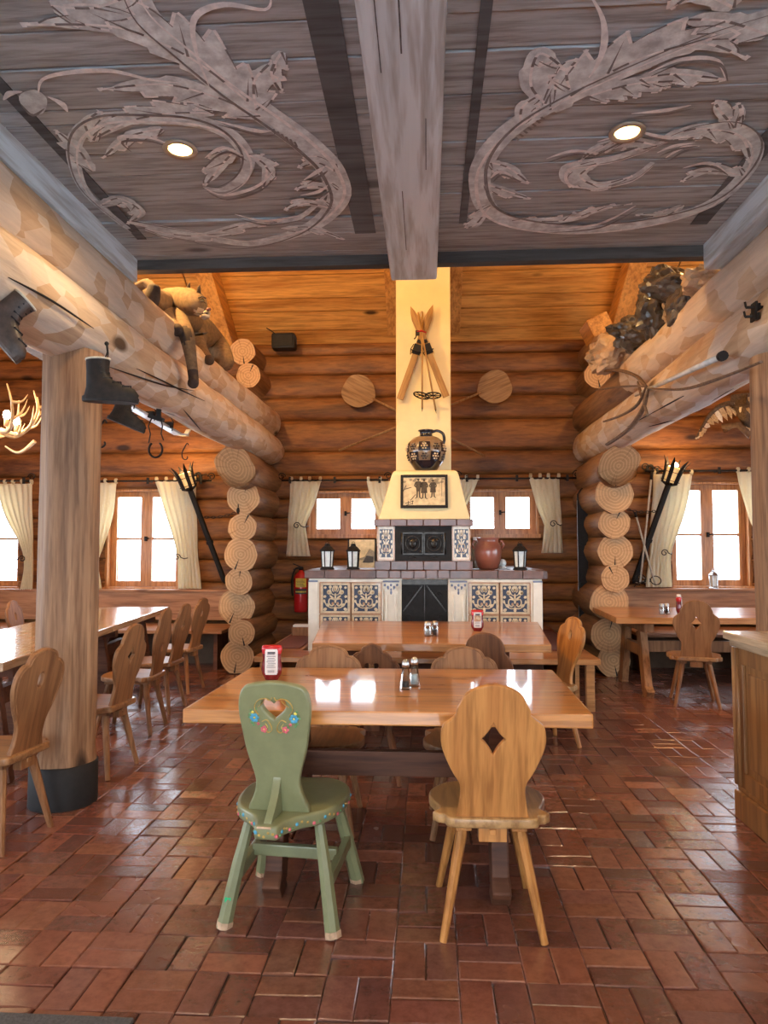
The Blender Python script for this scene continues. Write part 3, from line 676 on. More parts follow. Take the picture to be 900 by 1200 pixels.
# ================================================================== LOGS AND POSTS
def log_obj(name, p0, p1, r0, r1, mat, lab, cat, group=None, taper0=0, taper1=0, n=22, seg=.22, jit=.12, end='log_end', squash=1, crack=True):
    """log from p0 to p1; local +Y runs along it, origin at the end nearest the viewer."""
    p0, p1 = Vector(p0), Vector(p1); L = (p1 - p0).length; mb = MB(mat, end); m = max(3, int(L / seg)); sd = rnd.uniform(0, 90); vs = []
    for i in range(m + 1):
        y = L * i / m; r = r0 + (r1 - r0) * i / m
        if taper0 and y < taper0: r *= .45 + .55 * math.sqrt(max(0, 1 - (1 - y / taper0) ** 2))
        if taper1 and L - y < taper1: r *= .45 + .55 * math.sqrt(max(0, 1 - (1 - (L - y) / taper1) ** 2))
        for k in range(n):
            t = 2 * math.pi * k / n
            q = r * (1 + jit * noise.noise(Vector((math.cos(t) * 1.8 + sd, math.sin(t) * 1.8, y * 1.5))))
            vs.append((q * math.cos(t), y, q * math.sin(t) * squash))
    mb.add(vs, [(i * n + k, (i + 1) * n + k, (i + 1) * n + (k + 1) % n, i * n + (k + 1) % n) for i in range(m) for k in range(n)], 0, True)
    mb.add(vs[:n], [tuple(range(n))], 1); mb.add(vs[-n:], [tuple(reversed(range(n)))], 1)
    q = Vector((0, 1, 0)).rotation_difference((p1 - p0).normalized()).to_matrix().to_4x4()
    o = mb.build(name, recalc=False, matrix=Matrix.Translation(p0) @ q)
    if crack and not taper0:
        a = rnd.uniform(-.5, .5) + rnd.choice((0, math.pi)); u = Vector((math.sin(a), 0, math.cos(a))); v = Vector((u.z, 0, -u.x)); k = MB('black')
        k.plate([u * r0 * .95 + v * .008, u * r0 * .55 + v * .004, u * r0 * .25, u * r0 * .5 - v * .005, u * r0 * .95 - v * .01], (0, .004, 0))
        for w_ in k.v: pass
        k.build('crack', o, loc=(0, -.0025, 0))
    tag(o, lab, cat, group); return o
G = 'long peeled ceiling logs'
log_obj('log_beam', (-2.02, -1.5, 2.64), (-2.02, 8.9, 2.66), .215, .2, 'peeled', 'lower peeled log of the left pair resting on the post', 'log', G)
log_obj('log_beam', (-2.03, -1.5, 2.99), (-2.03, 5.75, 3.0), .185, .175, 'peeled', 'upper left peeled log with a rounded end under the cougar', 'log', G, taper1=.22)
log_obj('log_beam', (-2.04, 5.45, 3.0), (-2.04, 8.9, 3.0), .15, .19, 'peeled', 'upper left peeled log continuing behind the rounded log end', 'log', G)
log_obj('log_beam', (2.03, -1.5, 2.68), (2.03, 8.9, 2.66), .2, .215, 'peeled', 'lower peeled log of the right pair with the rod hung on it', 'log', G)
log_obj('log_beam', (2.0, -1.5, 3.02), (2.0, 7.0, 3.04), .19, .18, 'peeled', 'upper right peeled log with a rounded end beside the rocks', 'log', G, taper1=.25)
log_obj('log_beam', (2.02, 6.75, 3.02), (2.02, 8.9, 3.02), .17, .2, 'stub', 'upper right log stub behind the rounded log end', 'log', G)
def stub(px, py, rp, Y, lab, grp, r=None):
    c = at(px, py, Y=Y); rr = (rp - .2) * Y / FPX
    return log_obj('stub_log', (c.x, Y, c.z), (c.x + rnd.uniform(-.02, .02), 9.05, c.z), rr, rr * 1.06, 'stub', lab, 'log', grp, jit=.1)
ords = ['first', 'second', 'third', 'fourth', 'fifth', 'sixth', 'lowest']
for (x, y, r), o_ in zip([(285, 583, 20), (284, 618, 17.5), (282, 650, 20), (280, 681, 16.5), (277, 711, 22), (283, 742, 16), (278, 770, 20)], ords):
    stub(x, y, r, 7.9 + rnd.uniform(-.09, .09), '%s round log end below the corbel in the stack left of the fireplace' % o_, 'left stack of log ends')
for (x, y, r), o_ in zip([(720, 579, 22), (720, 613, 18), (721, 646, 20), (721, 678, 16), (714, 706, 22), (713, 744, 20), (719, 774, 19)], ords):
    stub(x, y, r, 7.95 + rnd.uniform(-.09, .09), '%s round log end below the corbel in the stack right of the fireplace' % o_, 'right stack of log ends')
for x, y, r, Y, l in ((284, 412, 16, 8.5, 'upper'), (291, 440, 15, 8.5, 'lower')):
    stub(x, y, r, Y, '%s small orange log end above the left log pair' % l, 'small log ends under the roof')
for x, y, r, Y, l in ((707, 404, 16, 8.4, 'upper'), (700, 440, 15, 8.5, 'lower')):
    stub(x, y, r, Y, '%s small orange log end above the right log pair' % l, 'small log ends under the roof')
# corbels with a flat sloping cut
for X, s, yy in ((-2.08, 'left', 7.35), (2.05, 'right', 7.45)):
    o = log_obj('corbel_log', (X, yy, 2.28), (X, 9.05, 2.28), .215, .21, 'stub', 'big log corbel with a sloping cut end carrying the %s logs' % s, 'log', 'log corbels', crack=False)
    bm = bmesh.new(); bm.from_mesh(o.data)
    for v in bm.verts:
        if v.co.y < .01: v.co.y += max(0, (v.co.z + .02)) * 1.1 * -1 if v.co.z < -.02 else 0; v.co.y = .45 * max(0, (-v.co.z + .21)) / .42
    bm.to_mesh(o.data); bm.free()
# left post
t = thing('log_post', 'thick round wooden post with a black band around its foot', 'post', (-2.0, 3.86, 0))
mb = MB('post'); vs = []; n = 40; zs = [0.0, .24, .3, .6, 1, 1.4, 1.8, 2.2, 2.5]
for z in zs:
    for k in range(n):
        a = 2 * math.pi * k / n; r = .158 * (1 + .05 * noise.noise(Vector((math.cos(a) * 2, math.sin(a) * 2, z * .8)))) * (1.0 + .05 * (z < .3))
        if abs(((a - 4.1 + math.pi) % (2 * math.pi)) - math.pi) < .09: r *= .93
        vs.append((r * math.cos(a), r * math.sin(a), z))
mb.add(vs, [(i * n + k, i * n + (k + 1) % n, (i + 1) * n + (k + 1) % n, (i + 1) * n + k) for i in range(len(zs) - 1) for k in range(n)], 0, True)
mb.build('post_shaft', t, recalc=False)
MB('black').lathe([(.178, 0), (.178, .005), (.176, .22), (.17, .225), (.16, .225)], n=40).build('black_base_band', t)
t = thing('log_post', 'wooden post at the right edge standing behind the counter', 'post', (2.02, 4.1, 0))
MB('post').tube([(0, 0, z) for z in (0, .5, 1, 1.5, 2, 2.48)], .17, 32, jit=.05).build('post_shaft', t, recalc=False)

# ================================================================== CURTAINS, RODS
def curtain(rows, Y, lab, folds=6, amp=.028, group='cream window curtains'):
    """rows: (py, x_left_px, x_right_px) from top to hem"""
    mb = MB('cloth'); K = folds * 8; W = []; sd = rnd.uniform(0, 9)
    R_ = cr([Vector(r) for r in rows], False, 8)
    for r in R_:
        a = at(r[1], r[0], Y=Y); b = at(r[2], r[0], Y=Y); wd = abs(b.x - a.x); row = []
        for k in range(K + 1):
            u = k / K; am = amp * min(1, .35 + .5 / max(wd, .12) * .25)
            row.append(Vector((a.x + (b.x - a.x) * u + .004 * math.sin(u * 9 + r[0] * .1), Y - am * (1 + math.cos(u * folds * 2 * math.pi + sd + .25 * math.sin(r[0] * .03))) / 2 - .012 * noise.noise(Vector((u * 5 + sd, r[0] * .03, 0))), a.z)))
        W.append(row)
    m = K + 1; vs = [v for row in W for v in row]
    mb.add(vs, [(i * m + k, i * m + k + 1, (i + 1) * m + k + 1, (i + 1) * m + k) for i in range(len(W) - 1) for k in range(K)], 0, True)
    top = W[0]; nt_ = max(3, folds - 1)
    o = mb.build('curtain', recalc=False); md = o.modifiers.new('t', 'SOLIDIFY'); md.thickness = .004
    for q in range(nt_):
        a = top[int((K - 3) * q / (nt_ - 1))] if nt_ > 1 else top[0]; x = a.x
        t_ = MB('cloth'); t_.tube([(x + .02, Y - .005, a.z - .01), (x + .02, Y - .028, a.z + .03), (x + .02, Y - .012, a.z + .055), (x + .02, Y + .012, a.z + .03), (x + .02, Y + .002, a.z - .01)], .018, 8, squash=.25, up=(0, 1, 0))
        t_.build('curtain_tab', o)
    tag(o, lab, 'curtain', group)
    return o
curtain([(567, -6, 38), (600, 4, 38), (640, 24, 39), (665, 29, 39), (691, 24, 38)], 8.86, 'cream curtain at the far left edge, gathered beside the post')
curtain([(566, 100, 137), (600, 102, 134), (640, 104, 122), (660, 104, 116), (690, 103, 120)], 8.86, 'cream curtain emerging from behind the thick post', 5)
curtain([(564, 182, 230), (590, 190, 230), (620, 200, 231), (648, 207, 232), (668, 209, 234), (690, 209, 236)], 8.86, 'cream curtain next to the torch leaning at the left')
curtain([(564, 340, 376), (590, 339, 369), (612, 338, 359), (620, 338, 358), (652, 335, 364)], 8.86, 'short cream curtain at the left end of the fireplace wall', 5)
curtain([(564, 430, 462), (580, 433, 462), (600, 441, 462), (612, 444, 460), (640, 440, 462)], 8.86, 'short cream curtain just left of the plaster hood', 4)
curtain([(562, 533, 560), (578, 533, 554), (594, 532, 546), (606, 532, 542), (640, 531, 548)], 8.86, 'short cream curtain just right of the plaster hood', 4)
curtain([(560, 620, 655), (590, 628, 657), (612, 637, 658), (620, 638, 658), (648, 634, 660)], 8.86, 'short cream curtain left of the tall black ski', 5)
curtain([(556, 766, 811), (590, 764, 806), (620, 762, 796), (645, 761, 788), (665, 759, 786), (688, 757, 787)], 8.86, 'cream curtain behind the lit torch at the right')
curtain([(553, 863, 915), (580, 868, 915), (610, 878, 916), (645, 893, 918), (690, 890, 920)], 8.86, 'cream curtain partly behind the right post')
def curl(mb, c, r, sx=1, turns=1.4, rad=.007, y=None):
    pts = []
    for i in range(22):
        t = i / 21; a = t * turns * 2 * math.pi; q = r * (1 - .75 * t); pts.append((c[0] + sx * q * math.cos(a), c[1], c[2] + q * math.sin(a)))
    mb.tube(pts, rad, 6)
def rod(pxa, pxb, py, lab, la=True, lb=True, pb=None):
    a = at(pxa, py, Y=8.85); b = at(pxb, pb or py, Y=8.85); mb = MB('iron'); b.z = a.z
    mb.tube([a, b], .012, 8)
    if la: curl(mb, (a.x, a.y, a.z + .05), .05, 1)
    if lb: curl(mb, (b.x, b.y, b.z + .05), .05, -1)
    o = mb.build('curtain_rod'); tag(o, lab, 'curtain rod', 'wrought iron curtain rods')
    for q in (.08, .5, .92):
        x = a.x + (b.x - a.x) * q; MB('iron').tube([(x, 8.85, a.z), (x, 8.98, a.z)], .012, 8).box((x, 8.84, a.z), (.03, .02, .08)).build('rod_bracket', o)
    return o
rod(-70, 37, 564, 'iron rod carrying the curtain at the far left edge'); rod(100, 248, 564, 'black iron curtain rod over the window behind the left post')
rod(330, 455, 563, 'black iron curtain rod over the window left of the hood'); rod(536, 676, 561, 'black iron curtain rod over the window right of the hood', pb=559)
rod(756, 930, 552, 'black iron curtain rod over the right window')
for (x, y, s, l) in ((208, 653, 1, 'torch-side curtain at the left'), (348, 616, 1, 'curtain at the left end of the fireplace wall'), (648, 614, 1, 'curtain beside the tall black ski'), (778, 648, 1, 'curtain behind the lit torch'), (27, 655, -1, 'curtain at the far left edge')):
    c = at(x, y, Y=8.8); mb = MB('iron'); curl(mb, (c.x, 8.78, c.z), .045, s, 1.3, .006); mb.tube([(c.x + .045 * s, 8.78, c.z), (c.x + .09 * s, 8.79, c.z - .02), (c.x + .13 * s, 8.9, c.z)], .006, 6)
    tag(mb.build('curtain_holdback'), 'curled iron holdback tying the %s' % l, 'curtain holdback', 'curled iron holdbacks')

# ================================================================== FIREPLACE
t = thing('fireplace', 'white plaster fireplace with blue tiles, brick mantel and tall yellow chimney', 'fireplace', (-.03, 6.6, 0)); FP = t
def fx(px, py=680, Y=6.62): return at(px, py, Y=Y).x - t.location.x
def fz(py, Y=6.62, px=500): return at(px, py, Y=Y).z
xl, xr = fx(362), fx(635); ztop = 1.195
x1, x2 = fx(470), fx(525); zd = fz(679)
mb = MB('wplaster'); mb.b2(xl, x1, .03, 2.38, 0, 1.12).b2(x2, xr, .03, 2.38, 0, 1.12).b2(x1, x2, .03, 2.38, zd, 1.12).b2(x1, x2, .3, 2.38, 0, zd)
mb.build('plaster_body', t, bevel=.012)
# brick mantel
mb = MB('firebrick'); mb.b2(xl - .04, xr + .05, .02, 2.38, 1.118, ztop - .008)
mb.build('mantel_bed', t)
mb = MB('firebrick'); x = xl - .05; i = 0
edges = [357, 381, 411, 441, 456, 470, 485, 499, 513, 527, 553, 583, 612, 637]
for a, b in zip(edges[:-1], edges[1:]): mb.b2(fx(a) + .003, fx(b) - .003, -.01, .22, 1.115 + rnd.uniform(0, .004), ztop + rnd.uniform(-.003, .003))
for j in range(7): mb.b2(xl - .05, xl + .3, .225 + j * .3, .52 + j * .3, 1.12, ztop); mb.b2(xr - .25, xr + .055, .225 + j * .3, .52 + j * .3, 1.12, ztop)
mb.build('mantel_bricks', t, bevel=.006)
# pilasters with painted capitals
for i, (a, b) in enumerate(((362, 373), (449, 468), (527, 547), (624, 635))):
    A, B = fx(a), fx(b); mb = MB('wplaster')
    if i in (1, 2): mb.b2(A + .012, B - .012, -.012, .04, 0, 1.0).plate([(A + .012, -.012, 1.0), (B - .012, -.012, 1.0), (B + .012, -.03, 1.1), (A - .012, -.03, 1.1)], (0, .05, 0)).tube([(A + .035, -.012, .03), (A + .035, -.012, .97)], .012, 8).tube([(B - .035, -.012, .03), (B - .035, -.012, .97)], .012, 8)
    else: mb.b2(A, B, -.01, .04, 0, 1.1)
    p = mb.build('pilaster', t, bevel=.006)
    c = MB('bluepaint'); m_ = (A + B) / 2; y = -.034 if i in (1, 2) else -.013; hw = (B - A) / 2
    c.plate([(m_ - hw, y, 1.1), (m_ + hw, y, 1.1), (m_ + hw, y, 1.085), (m_ - hw, y, 1.085)], (0, .004, 0))
    for k in range(5):
        xx = m_ + (k - 2) * hw * .38; c.ball((xx, y + .012, 1.06 - .02 * (k % 2)), (.011, .004, .014), 8)
    for k in range(3): c.ball((m_ + (k - 1) * hw * .35, y + .02, 1.03 - .012 * (k == 1)), (.009, .004, .013), 8)
    c.ball((m_, y + .02, .99), (.01, .005, .02), 8)
    c.build('painted_capital', p)
# tiles
def tile(parent, x0, x1, z0, z1, y, half=None):
    w_, h_ = x1 - x0, z1 - z0; cx, cz = (x0 + x1) / 2, (z0 + z1) / 2
    mb = MB('cream', 'navy', 'brownglz'); mb.b2(x0, x1, y, y + .03, z0, z1, 0)
    b = .1 * w_; mb.b2(x0 + b, x1 - b, y - .002, y + .01, z0 + .08 * h_, z1 - .08 * h_, 1)
    for s in (-1, 1):
        mb.b2(cx + s * (w_ / 2) - .006, cx + s * (w_ / 2) + .006, y - .008, y + .01, z0, z1, 2)
    mb.b2(x0, x1, y - .008, y + .01, z0 - .006, z0 + .006, 2); mb.b2(x0, x1, y - .008, y + .01, z1 - .006, z1 + .006, 2)
    def el(u, v, a, c_, rot=0, mi=0):          # flat glazed ellipse relief
        pts = []
        for k in range(12):
            q = 2 * math.pi * k / 12; dx, dz = a * math.cos(q), c_ * math.sin(q); pts.append((cx + (u + dx * math.cos(rot) - dz * math.sin(rot)) * w_ / 2, y - .005, cz + (v + dx * math.sin(rot) + dz * math.cos(rot)) * h_ / 2))
        mb.plate(pts, (0, .004, 0), mi)
    def stroke(pts, r, mi=0): mb.tube([(cx + u * w_ / 2, y - .003, cz + v * h_ / 2) for u, v in cr([Vector(p) for p in pts], False, 4)], r * w_, 6, mi, squash=.4, up=(0, 1, 0))
    for s in (-1, 1):
        el(.4 * s, .38, .16, .15, .4 * s); el(.45 * s, .36, .07, .07, 0, 2); el(.33 * s, .72, .1, .1); el(.66 * s, .68, .09, .08); el(.68 * s, .1, .1, .09, .5)
        el(.5 * s, -.45, .13, .1, .6 * s); el(.66 * s, -.72, .13, .1, -.6 * s); el(.22 * s, .06, .06, .2, -.9 * s); el(.16 * s, -.35, .08, .1, 0, 2); el(.72 * s, -.2, .07, .11, .3)
        stroke([(.05 * s, -.1), (.35 * s, -.05), (.42 * s, -.3), (.25 * s, -.5), (.08 * s, -.38)], .022); stroke([(.0, .2), (.2 * s, .25), (.32 * s, .5), (.35 * s, .68)], .015); stroke([(.0, -.6), (.3 * s, -.62), (.6 * s, -.42), (.7 * s, -.1)], .017)
        stroke([(.1 * s, .8), (.2 * s, .55), (.1 * s, .4)], .015)
    el(0, .62, .12, .2, 0, 0); el(0, .56, .06, .1, 0, 2); el(0, .12, .06, .22); el(0, -.2, .07, .12); el(0, -.72, .1, .14); el(0, -.5, .05, .06, 0, 2)
    return mb.build('tile', parent, recalc=True)
for px0, pxm, px1 in ((375, 411.5, 447), (549, 585, 621)):
    for a, b in ((px0, pxm), (pxm, px1)):
        for z1_, z0_ in ((683, 719.5), (720.5, 757), (758, 794)):
            tile(t, fx(a) + .002, fx(b) - .002, fz(z0_), fz(z1_), .01)
    fr = MB('wplaster'); A, B = fx(px0) - .02, fx(px1) + .02
    fr.b2(A, B, .0, .03, fz(682), fz(679)); fr.b2(A, A + .014, .0, .03, .1, fz(682)); fr.b2(B - .014, B, .0, .03, .1, fz(682)); fr.build('tile_surround', t)
# firebox iron doors
mb = MB('iron', 'ironrelief'); mb.b2(x1 + .004, x2 - .004, .06, .09, .25, zd - .004)
mb.b2(x1 + .004, x2 - .004, .045, .06, zd - .05, zd - .004, 1)
m_ = (x1 + x2) / 2
for s in (-1, 1): mb.bar((m_ + s * .02, .055, zd - .06), (m_ + s * .2, .055, zd - .3), .012, .01, 1); curl(mb, (m_ + s * .13, .05, zd - .14), .03, s, 1.1, .004); curl(mb, (m_ + s * .15, .05, zd - .36), .04, s, 1.1, .004)
mb.b2(m_ - .004, m_ + .004, .05, .065, .25, zd - .01, 1)
mb.build('firebox_door', t)
# raised stove section on the mantel
Yo = .1; ax, bx = fx(441, 640, 6.7), fx(552, 640, 6.7); zA, zB = ztop, fz(657.5, 6.7); zC = fz(616.5, 6.7); zD = fz(608.5, 6.7)
MB('wplaster').b2(ax + .01, bx - .01, Yo + .02, Yo + 1.0, zB - .01, zC + .005).build('oven_block', t, bevel=.006)
mb = MB('firebrick')
for k in range(6): a = ax - .015 + (bx - ax + .03) * k / 6; mb.b2(a + .002, a + (bx - ax + .03) / 6 - .002, Yo - .03, Yo + .18, zA, zB)
mb.b2(ax - .01, bx + .01, Yo + .18, Yo + 1.0, zA, zB - .003)
for k in range(6): a = ax - .02 + (bx - ax + .04) * k / 6; mb.b2(a + .002, a + (bx - ax + .04) / 6 - .002, Yo - .035, Yo + .18, zC, zD)
mb.b2(ax - .015, bx + .015, Yo + .18, Yo + 1.0, zC, zD - .003)
mb.build('brick_ledge', t, bevel=.005)
for a, b in ((441.5, 463), (529, 552)): tile(t, fx(a, 640, 6.7) + .012, fx(b, 640, 6.7) - .01, zB + .01, zC - .005, Yo)
ia, ib = fx(463, 640, 6.7), fx(529.5, 640, 6.7)
mb = MB('iron', 'ironrelief'); mb.b2(ia, ib, Yo - .005, Yo + .03, zB, zC)
dm = (ia + ib) / 2; zc = (zB + zC) / 2; dw = (ib - ia) * .37; dh = (zC - zB) * .3
for s in (-1, 1):
    cx = dm + s * dw / 2 * 1.02
    for (p, q) in (((-1, -1), (1, -1)), ((1, -1), (1, 1)), ((1, 1), (-1, 1)), ((-1, 1), (-1, -1))): mb.bar((cx + p[0] * dw * .47, Yo - .01, zc + p[1] * dh), (cx + q[0] * dw * .47, Yo - .01, zc + q[1] * dh), .01, .012, 1)
    mb.tube([(cx + .066 * math.cos(a * .35), Yo - .012, zc + .07 * math.sin(a * .35)) for a in range(19)], .006, 6, 1, caps=False)
    mb.ball((cx, Yo - .008, zc), (.036, .022, .05), 12, 1); mb.ball((cx, Yo - .026, zc - .004), (.009, .012, .014), 8, 1)
    for e in (-1, 1): mb.ball((cx + e * .014, Yo - .024, zc + .014), (.007, .006, .005), 8, 0); mb.ball((cx + e * .03, Yo - .01, zc + .03), (.014, .012, .016), 8, 1); mb.ball((cx + e * dw * .38, Yo - .01, zc + dh * .75), .01, 8, 1); mb.ball((cx + e * dw * .38, Yo - .01, zc - dh * .75), .01, 8, 1)
    mb.ball((cx, Yo - .024, zc - .028), (.014, .005, .004), 8, 0)
    for zz in (zB + .035, zC - .035):
        for k in range(-2, 3): mb.ball((cx + k * .013, Yo - .006, zz + .004 * (2 - abs(k))), (.009, .006, .007), 6, 1)
    mb.tube([(dm + s * dw * 1.02, Yo - .012, zc - dh), (dm + s * dw * 1.02, Yo - .012, zc + dh)], .008, 8, 1)
mb.build('cast_iron_oven_door', t)
# hood and chimney
ha, hb = fx(443.5, 608, 6.72), fx(551, 608, 6.72); ta, tb = fx(460, 552, 6.8), fx(536.5, 552, 6.8); zE = at(500, 550.5, Y=6.8).z
mb = MB('yplaster'); d = 1.0
prof = [(ha, hb, Yo + .02, zD), (ha + (ta - ha) * .93, hb + (tb - hb) * .93, Yo + .1, zD + (zE - zD) * .9), (ta + .008, tb - .008, Yo + .12, zE - .012), (ta + .03, tb - .03, Yo + .15, zE)]
vs = []
for a, b, y, z in prof: vs += [(a, y, z), (b, y, z), (b, 1.1, z), (a, 1.1, z)]
fs = [(0, 3, 2, 1), (12, 13, 14, 15)]
for i in range(3):
    for k in range(4): fs.append((i * 4 + k, i * 4 + (k + 1) % 4, (i + 1) * 4 + (k + 1) % 4, (i + 1) * 4 + k))
mb.add(vs, fs); mb.build('plaster_hood', t, bevel=.02)
ca, cb_ = fx(464, 500, 7.15), fx(528.5, 500, 7.15); YC = .55
MB('yplaster').b2(ca, cb_, YC, YC + .8, zE - .1, 6.6).build('chimney_stack', t, bevel=.015)
HOODF = (Yo, zD, zE)
# hidden rear: bench around the fireplace
t = thing('fireplace_bench', 'low wooden bench wrapping around the front and sides of the fireplace', 'bench', (0, 6.2, 0))
mb = MB('table_b'); mb.plate([(-1.52, 0, .4), (1.48, 0, .4), (1.48, 2.7, .4), (1.1, 2.7, .4), (1.1, .4, .4), (-1.17, .4, .4), (-1.17, 2.7, .4), (-1.52, 2.7, .4)], (0, 0, .05)); mb.build('seat', t, bevel=.008)
for (a, b, c, d_) in ((.95, 1.42, .06, .32), (-1.45, -1.2, .06, .32)): MB('seat_cloth').b2(1.16 if a > 0 else -1.48, 1.44 if a > 0 else -1.2, .5, 2.2, .45, .462).build('cushion_strip', t, bevel=.004)
for x in (-1.44, -.5, .45, 1.4): MB('table_b').b2(x - .035, x + .035, .04, .1, 0, .4).build('leg', t, bevel=.004)
for x in (1.3, -1.35): MB('table_b').b2(x - .018, x + .018, .1, 2.6, .02, .4).build('side_panel', t)
MB('trestle').b2(-1.1, 1.05, .36, .385, 0, .4).build('front_panel', t)

# things on and around the fireplace
def lantern(px, py_base, Y, hpx, lab, metal='iron'):
    c = at(px, py_base, Y=Y); h = hpx * Y / FPX * 1.0; k = h / .3
    return c, k
def make_lantern(metal='iron'):
    t = thing('lantern', '', 'lantern')
    n = 6; MB(metal).lathe([(.0001, 0), (.078, 0), (.078, .012), (.068, .02), (.062, .034)], n=n, smooth=False).build('base', t)
    g = MB('frost'); g.lathe([(.056, .034), (.066, .205)], n=n, smooth=False); g.build('lantern_glass', t)
    f = MB(metal)
    for q in range(n):
        a = 2 * math.pi * q / n; f.bar((.058 * math.cos(a), .058 * math.sin(a), .03), (.07 * math.cos(a), .07 * math.sin(a), .208), .011, .011)
    f.build('frame', t)
    MB(metal).lathe([(.082, .2), (.085, .212), (.05, .25), (.03, .262), (.03, .278), (.012, .29), (.0001, .292)], n=n, smooth=False).build('roof', t)
    MB(metal).tube([(-.02, 0, .285), (-.018, 0, .3), (0, 0, .308), (.018, 0, .3), (.02, 0, .285)], .003, 6).build('ring', t)
    return t
ln0 = make_lantern(); first = True
GL = 'lanterns on the mantel'
for px, Y, h, lab, rz in ((383.5, 6.78, .262, 'black lantern with frosted panes nearest the left end of the mantel', .2), (414, 6.8, .26, 'black lantern standing in front of the small landscape picture', .45), (609.5, 6.8, .262, 'black lantern at the right end of the mantel', .1)):
    o = ln0 if first else copy_tree(ln0); first = False
    o.location = (at(px, 665, Y=Y).x, Y, 1.195); o.scale = (h / .3,) * 3; o.rotation_euler = (0, 0, rz); tag(o, lab, None, GL)
ln1 = make_lantern('steel'); c = at(836.5, 688, Y=8.93); tag(ln1, 'grey metal lantern on the sill of the right window', 'lantern'); ln1.location = (c.x, 8.93, 0); ln1.location.z = at(836, 688, Y=8.9).z - .0; ln1.scale = (.75, .75, .78)
SILLZ = at(250, 688, Y=YB - .14).z; ln1.location.z = SILLZ
# landscape picture leaning at the back of the mantel
c = at(423, 665, Y=7.25); t = thing('framed_landscape', 'small landscape picture in a black frame behind the lanterns', 'picture', (c.x + .01, 7.25, 1.196))
MB('black').box((.14, 0, .15), (.02, .03, .3), (R(-8), 0, 0)).box((-.14, 0, .15), (.015, .03, .3), (R(-8), 0, 0)).build('frame', t)
mb = MB('photo', 'sepiam', 'sepia'); mb.box((0, .002, .15), (.27, .012, .29), (R(-8), 0, 0)); 
mb.plate([(-.06, -.012, .04), (.13, -.012, .04), (.13, -.02, .17), (.08, -.022, .2), (.03, -.018, .12), (-.03, -.014, .1)], (0, .006, 0), 1); mb.plate([(.0, -.016, .05), (.12, -.018, .06), (.12, -.024, .12), (.05, -.022, .13)], (0, .006, 0), 2)
mb.build('picture_print', t)
# red glazed urn
c = at(572.5, 664, Y=6.85)
t = thing('urn', 'large rusty red glazed urn on the right half of the mantel', 'urn', (c.x, 6.9, 1.195))
k = .9; MB('urn').lathe([(.0001, 0), (.085, 0), (.1, .02), (.125, .1), (.132, .17), (.125, .225), (.105, .26), (.098, .275), (.108, .295), (.11, .305), (.1, .308), (.09, .29), (.09, .26), (.0001, .25)], n=32).build('body', t)
for s in (-1, 1): MB('urn').tube([(s * .105, 0, .27), (s * .135, 0, .275), (s * .15, 0, .24), (s * .13, 0, .2)], .012, 8).build('handle', t)
c = at(557, 645, Y=7.3); t = thing('bottle', 'small brown bottle with a white cap behind the red urn', 'bottle', (c.x, 7.3, 1.196))
MB('jug').lathe([(.0001, 0), (.04, 0), (.042, .02), (.042, .2), (.02, .25), (.018, .28)], n=20).build('body', t); MB('label').lathe([(.02, .27), (.022, .275), (.022, .32), (.0001, .32)], n=20).build('cap', t)
c = at(588, 663, Y=7.1); t = thing('glass_globe', 'small clear glass globe with white filling beside the urn', 'ornament', (c.x, 7.05, 1.196))
MB('label').lathe([(.0001, 0), (.035, 0), (.035, .02), (.02, .03)], n=20).build('base', t); MB('frost').ball((0, 0, .06), .04, 16).build('globe', t)
# photo on the hood
cx_, cz_ = at(497, 576, Y=6.77).x, at(497, 576, Y=6.77).z
sl2 = math.atan2(.08, (zE - zD) * .9)
t = thing('framed_photo', 'sepia photograph of three standing people in a black frame on the hood', 'picture', (cx_, 6.6 + Yo + .02 + .08 * ((cz_ - zD) / ((zE - zD) * .9)) - .016, cz_)); t.rotation_euler = (-sl2, 0, 0)
W2, H2 = .224, .163
mb = MB('black'); 
for s in (-1, 1): mb.box((s * (W2 - .012), 0, 0), (.026, .026, H2 * 2)); mb.box((0, 0, s * (H2 - .012)), (W2 * 2 - .05, .026, .026))
mb.build('frame', t, bevel=.003)
mb = MB('photo', 'sepia', 'sepiam'); mb.box((0, .004, 0), (W2 * 2 - .03, .012, H2 * 2 - .03)); y = -.003
def fig(mb, x, z, s, coat, arms=True, legs=True):
    def e(u, v, a, b, mi=1): mb.plate([(x + (u + a * math.cos(q * .6283)) * s, y - .001, z + (v + b * math.sin(q * .6283)) * s) for q in range(10)], (0, .002, 0), mi)
    e(0, .185, .018, .022); e(0, .198, .02, .008); mb.plate([(x + u * s, y - .001, z + v * s) for u, v in ((-.035, .16), (.035, .16), (.04, .1), (.05 if coat else .03, .0 if not coat else -.02), (-.05 if coat else -.03, .0 if not coat else -.02), (-.04, .1))], (0, .002, 0), 1)
    for q in (-1, 1):
        mb.bar((x + q * .035 * s, y, z + .15 * s), (x + q * .06 * s, y, z + .09 * s), .02 * s, .002, 1, (0, 1, 0)); mb.bar((x + q * .06 * s, y, z + .09 * s), (x + q * .025 * s, y, z + .06 * s), .018 * s, .002, 1, (0, 1, 0))
        mb.bar((x + q * .015 * s, y, z + .0 * s), (x + q * .022 * s, y, z - .1 * s), .022 * s, .002, 1, (0, 1, 0)); mb.bar((x + q * .022 * s, y, z - .1 * s), (x + q * .05 * s, y, z - .112 * s), .012 * s, .002, 1, (0, 1, 0))
fig(mb, -.055, .0, .62, False); fig(mb, .0, -.005, .62, True); fig(mb, .085, .0, .56, True)
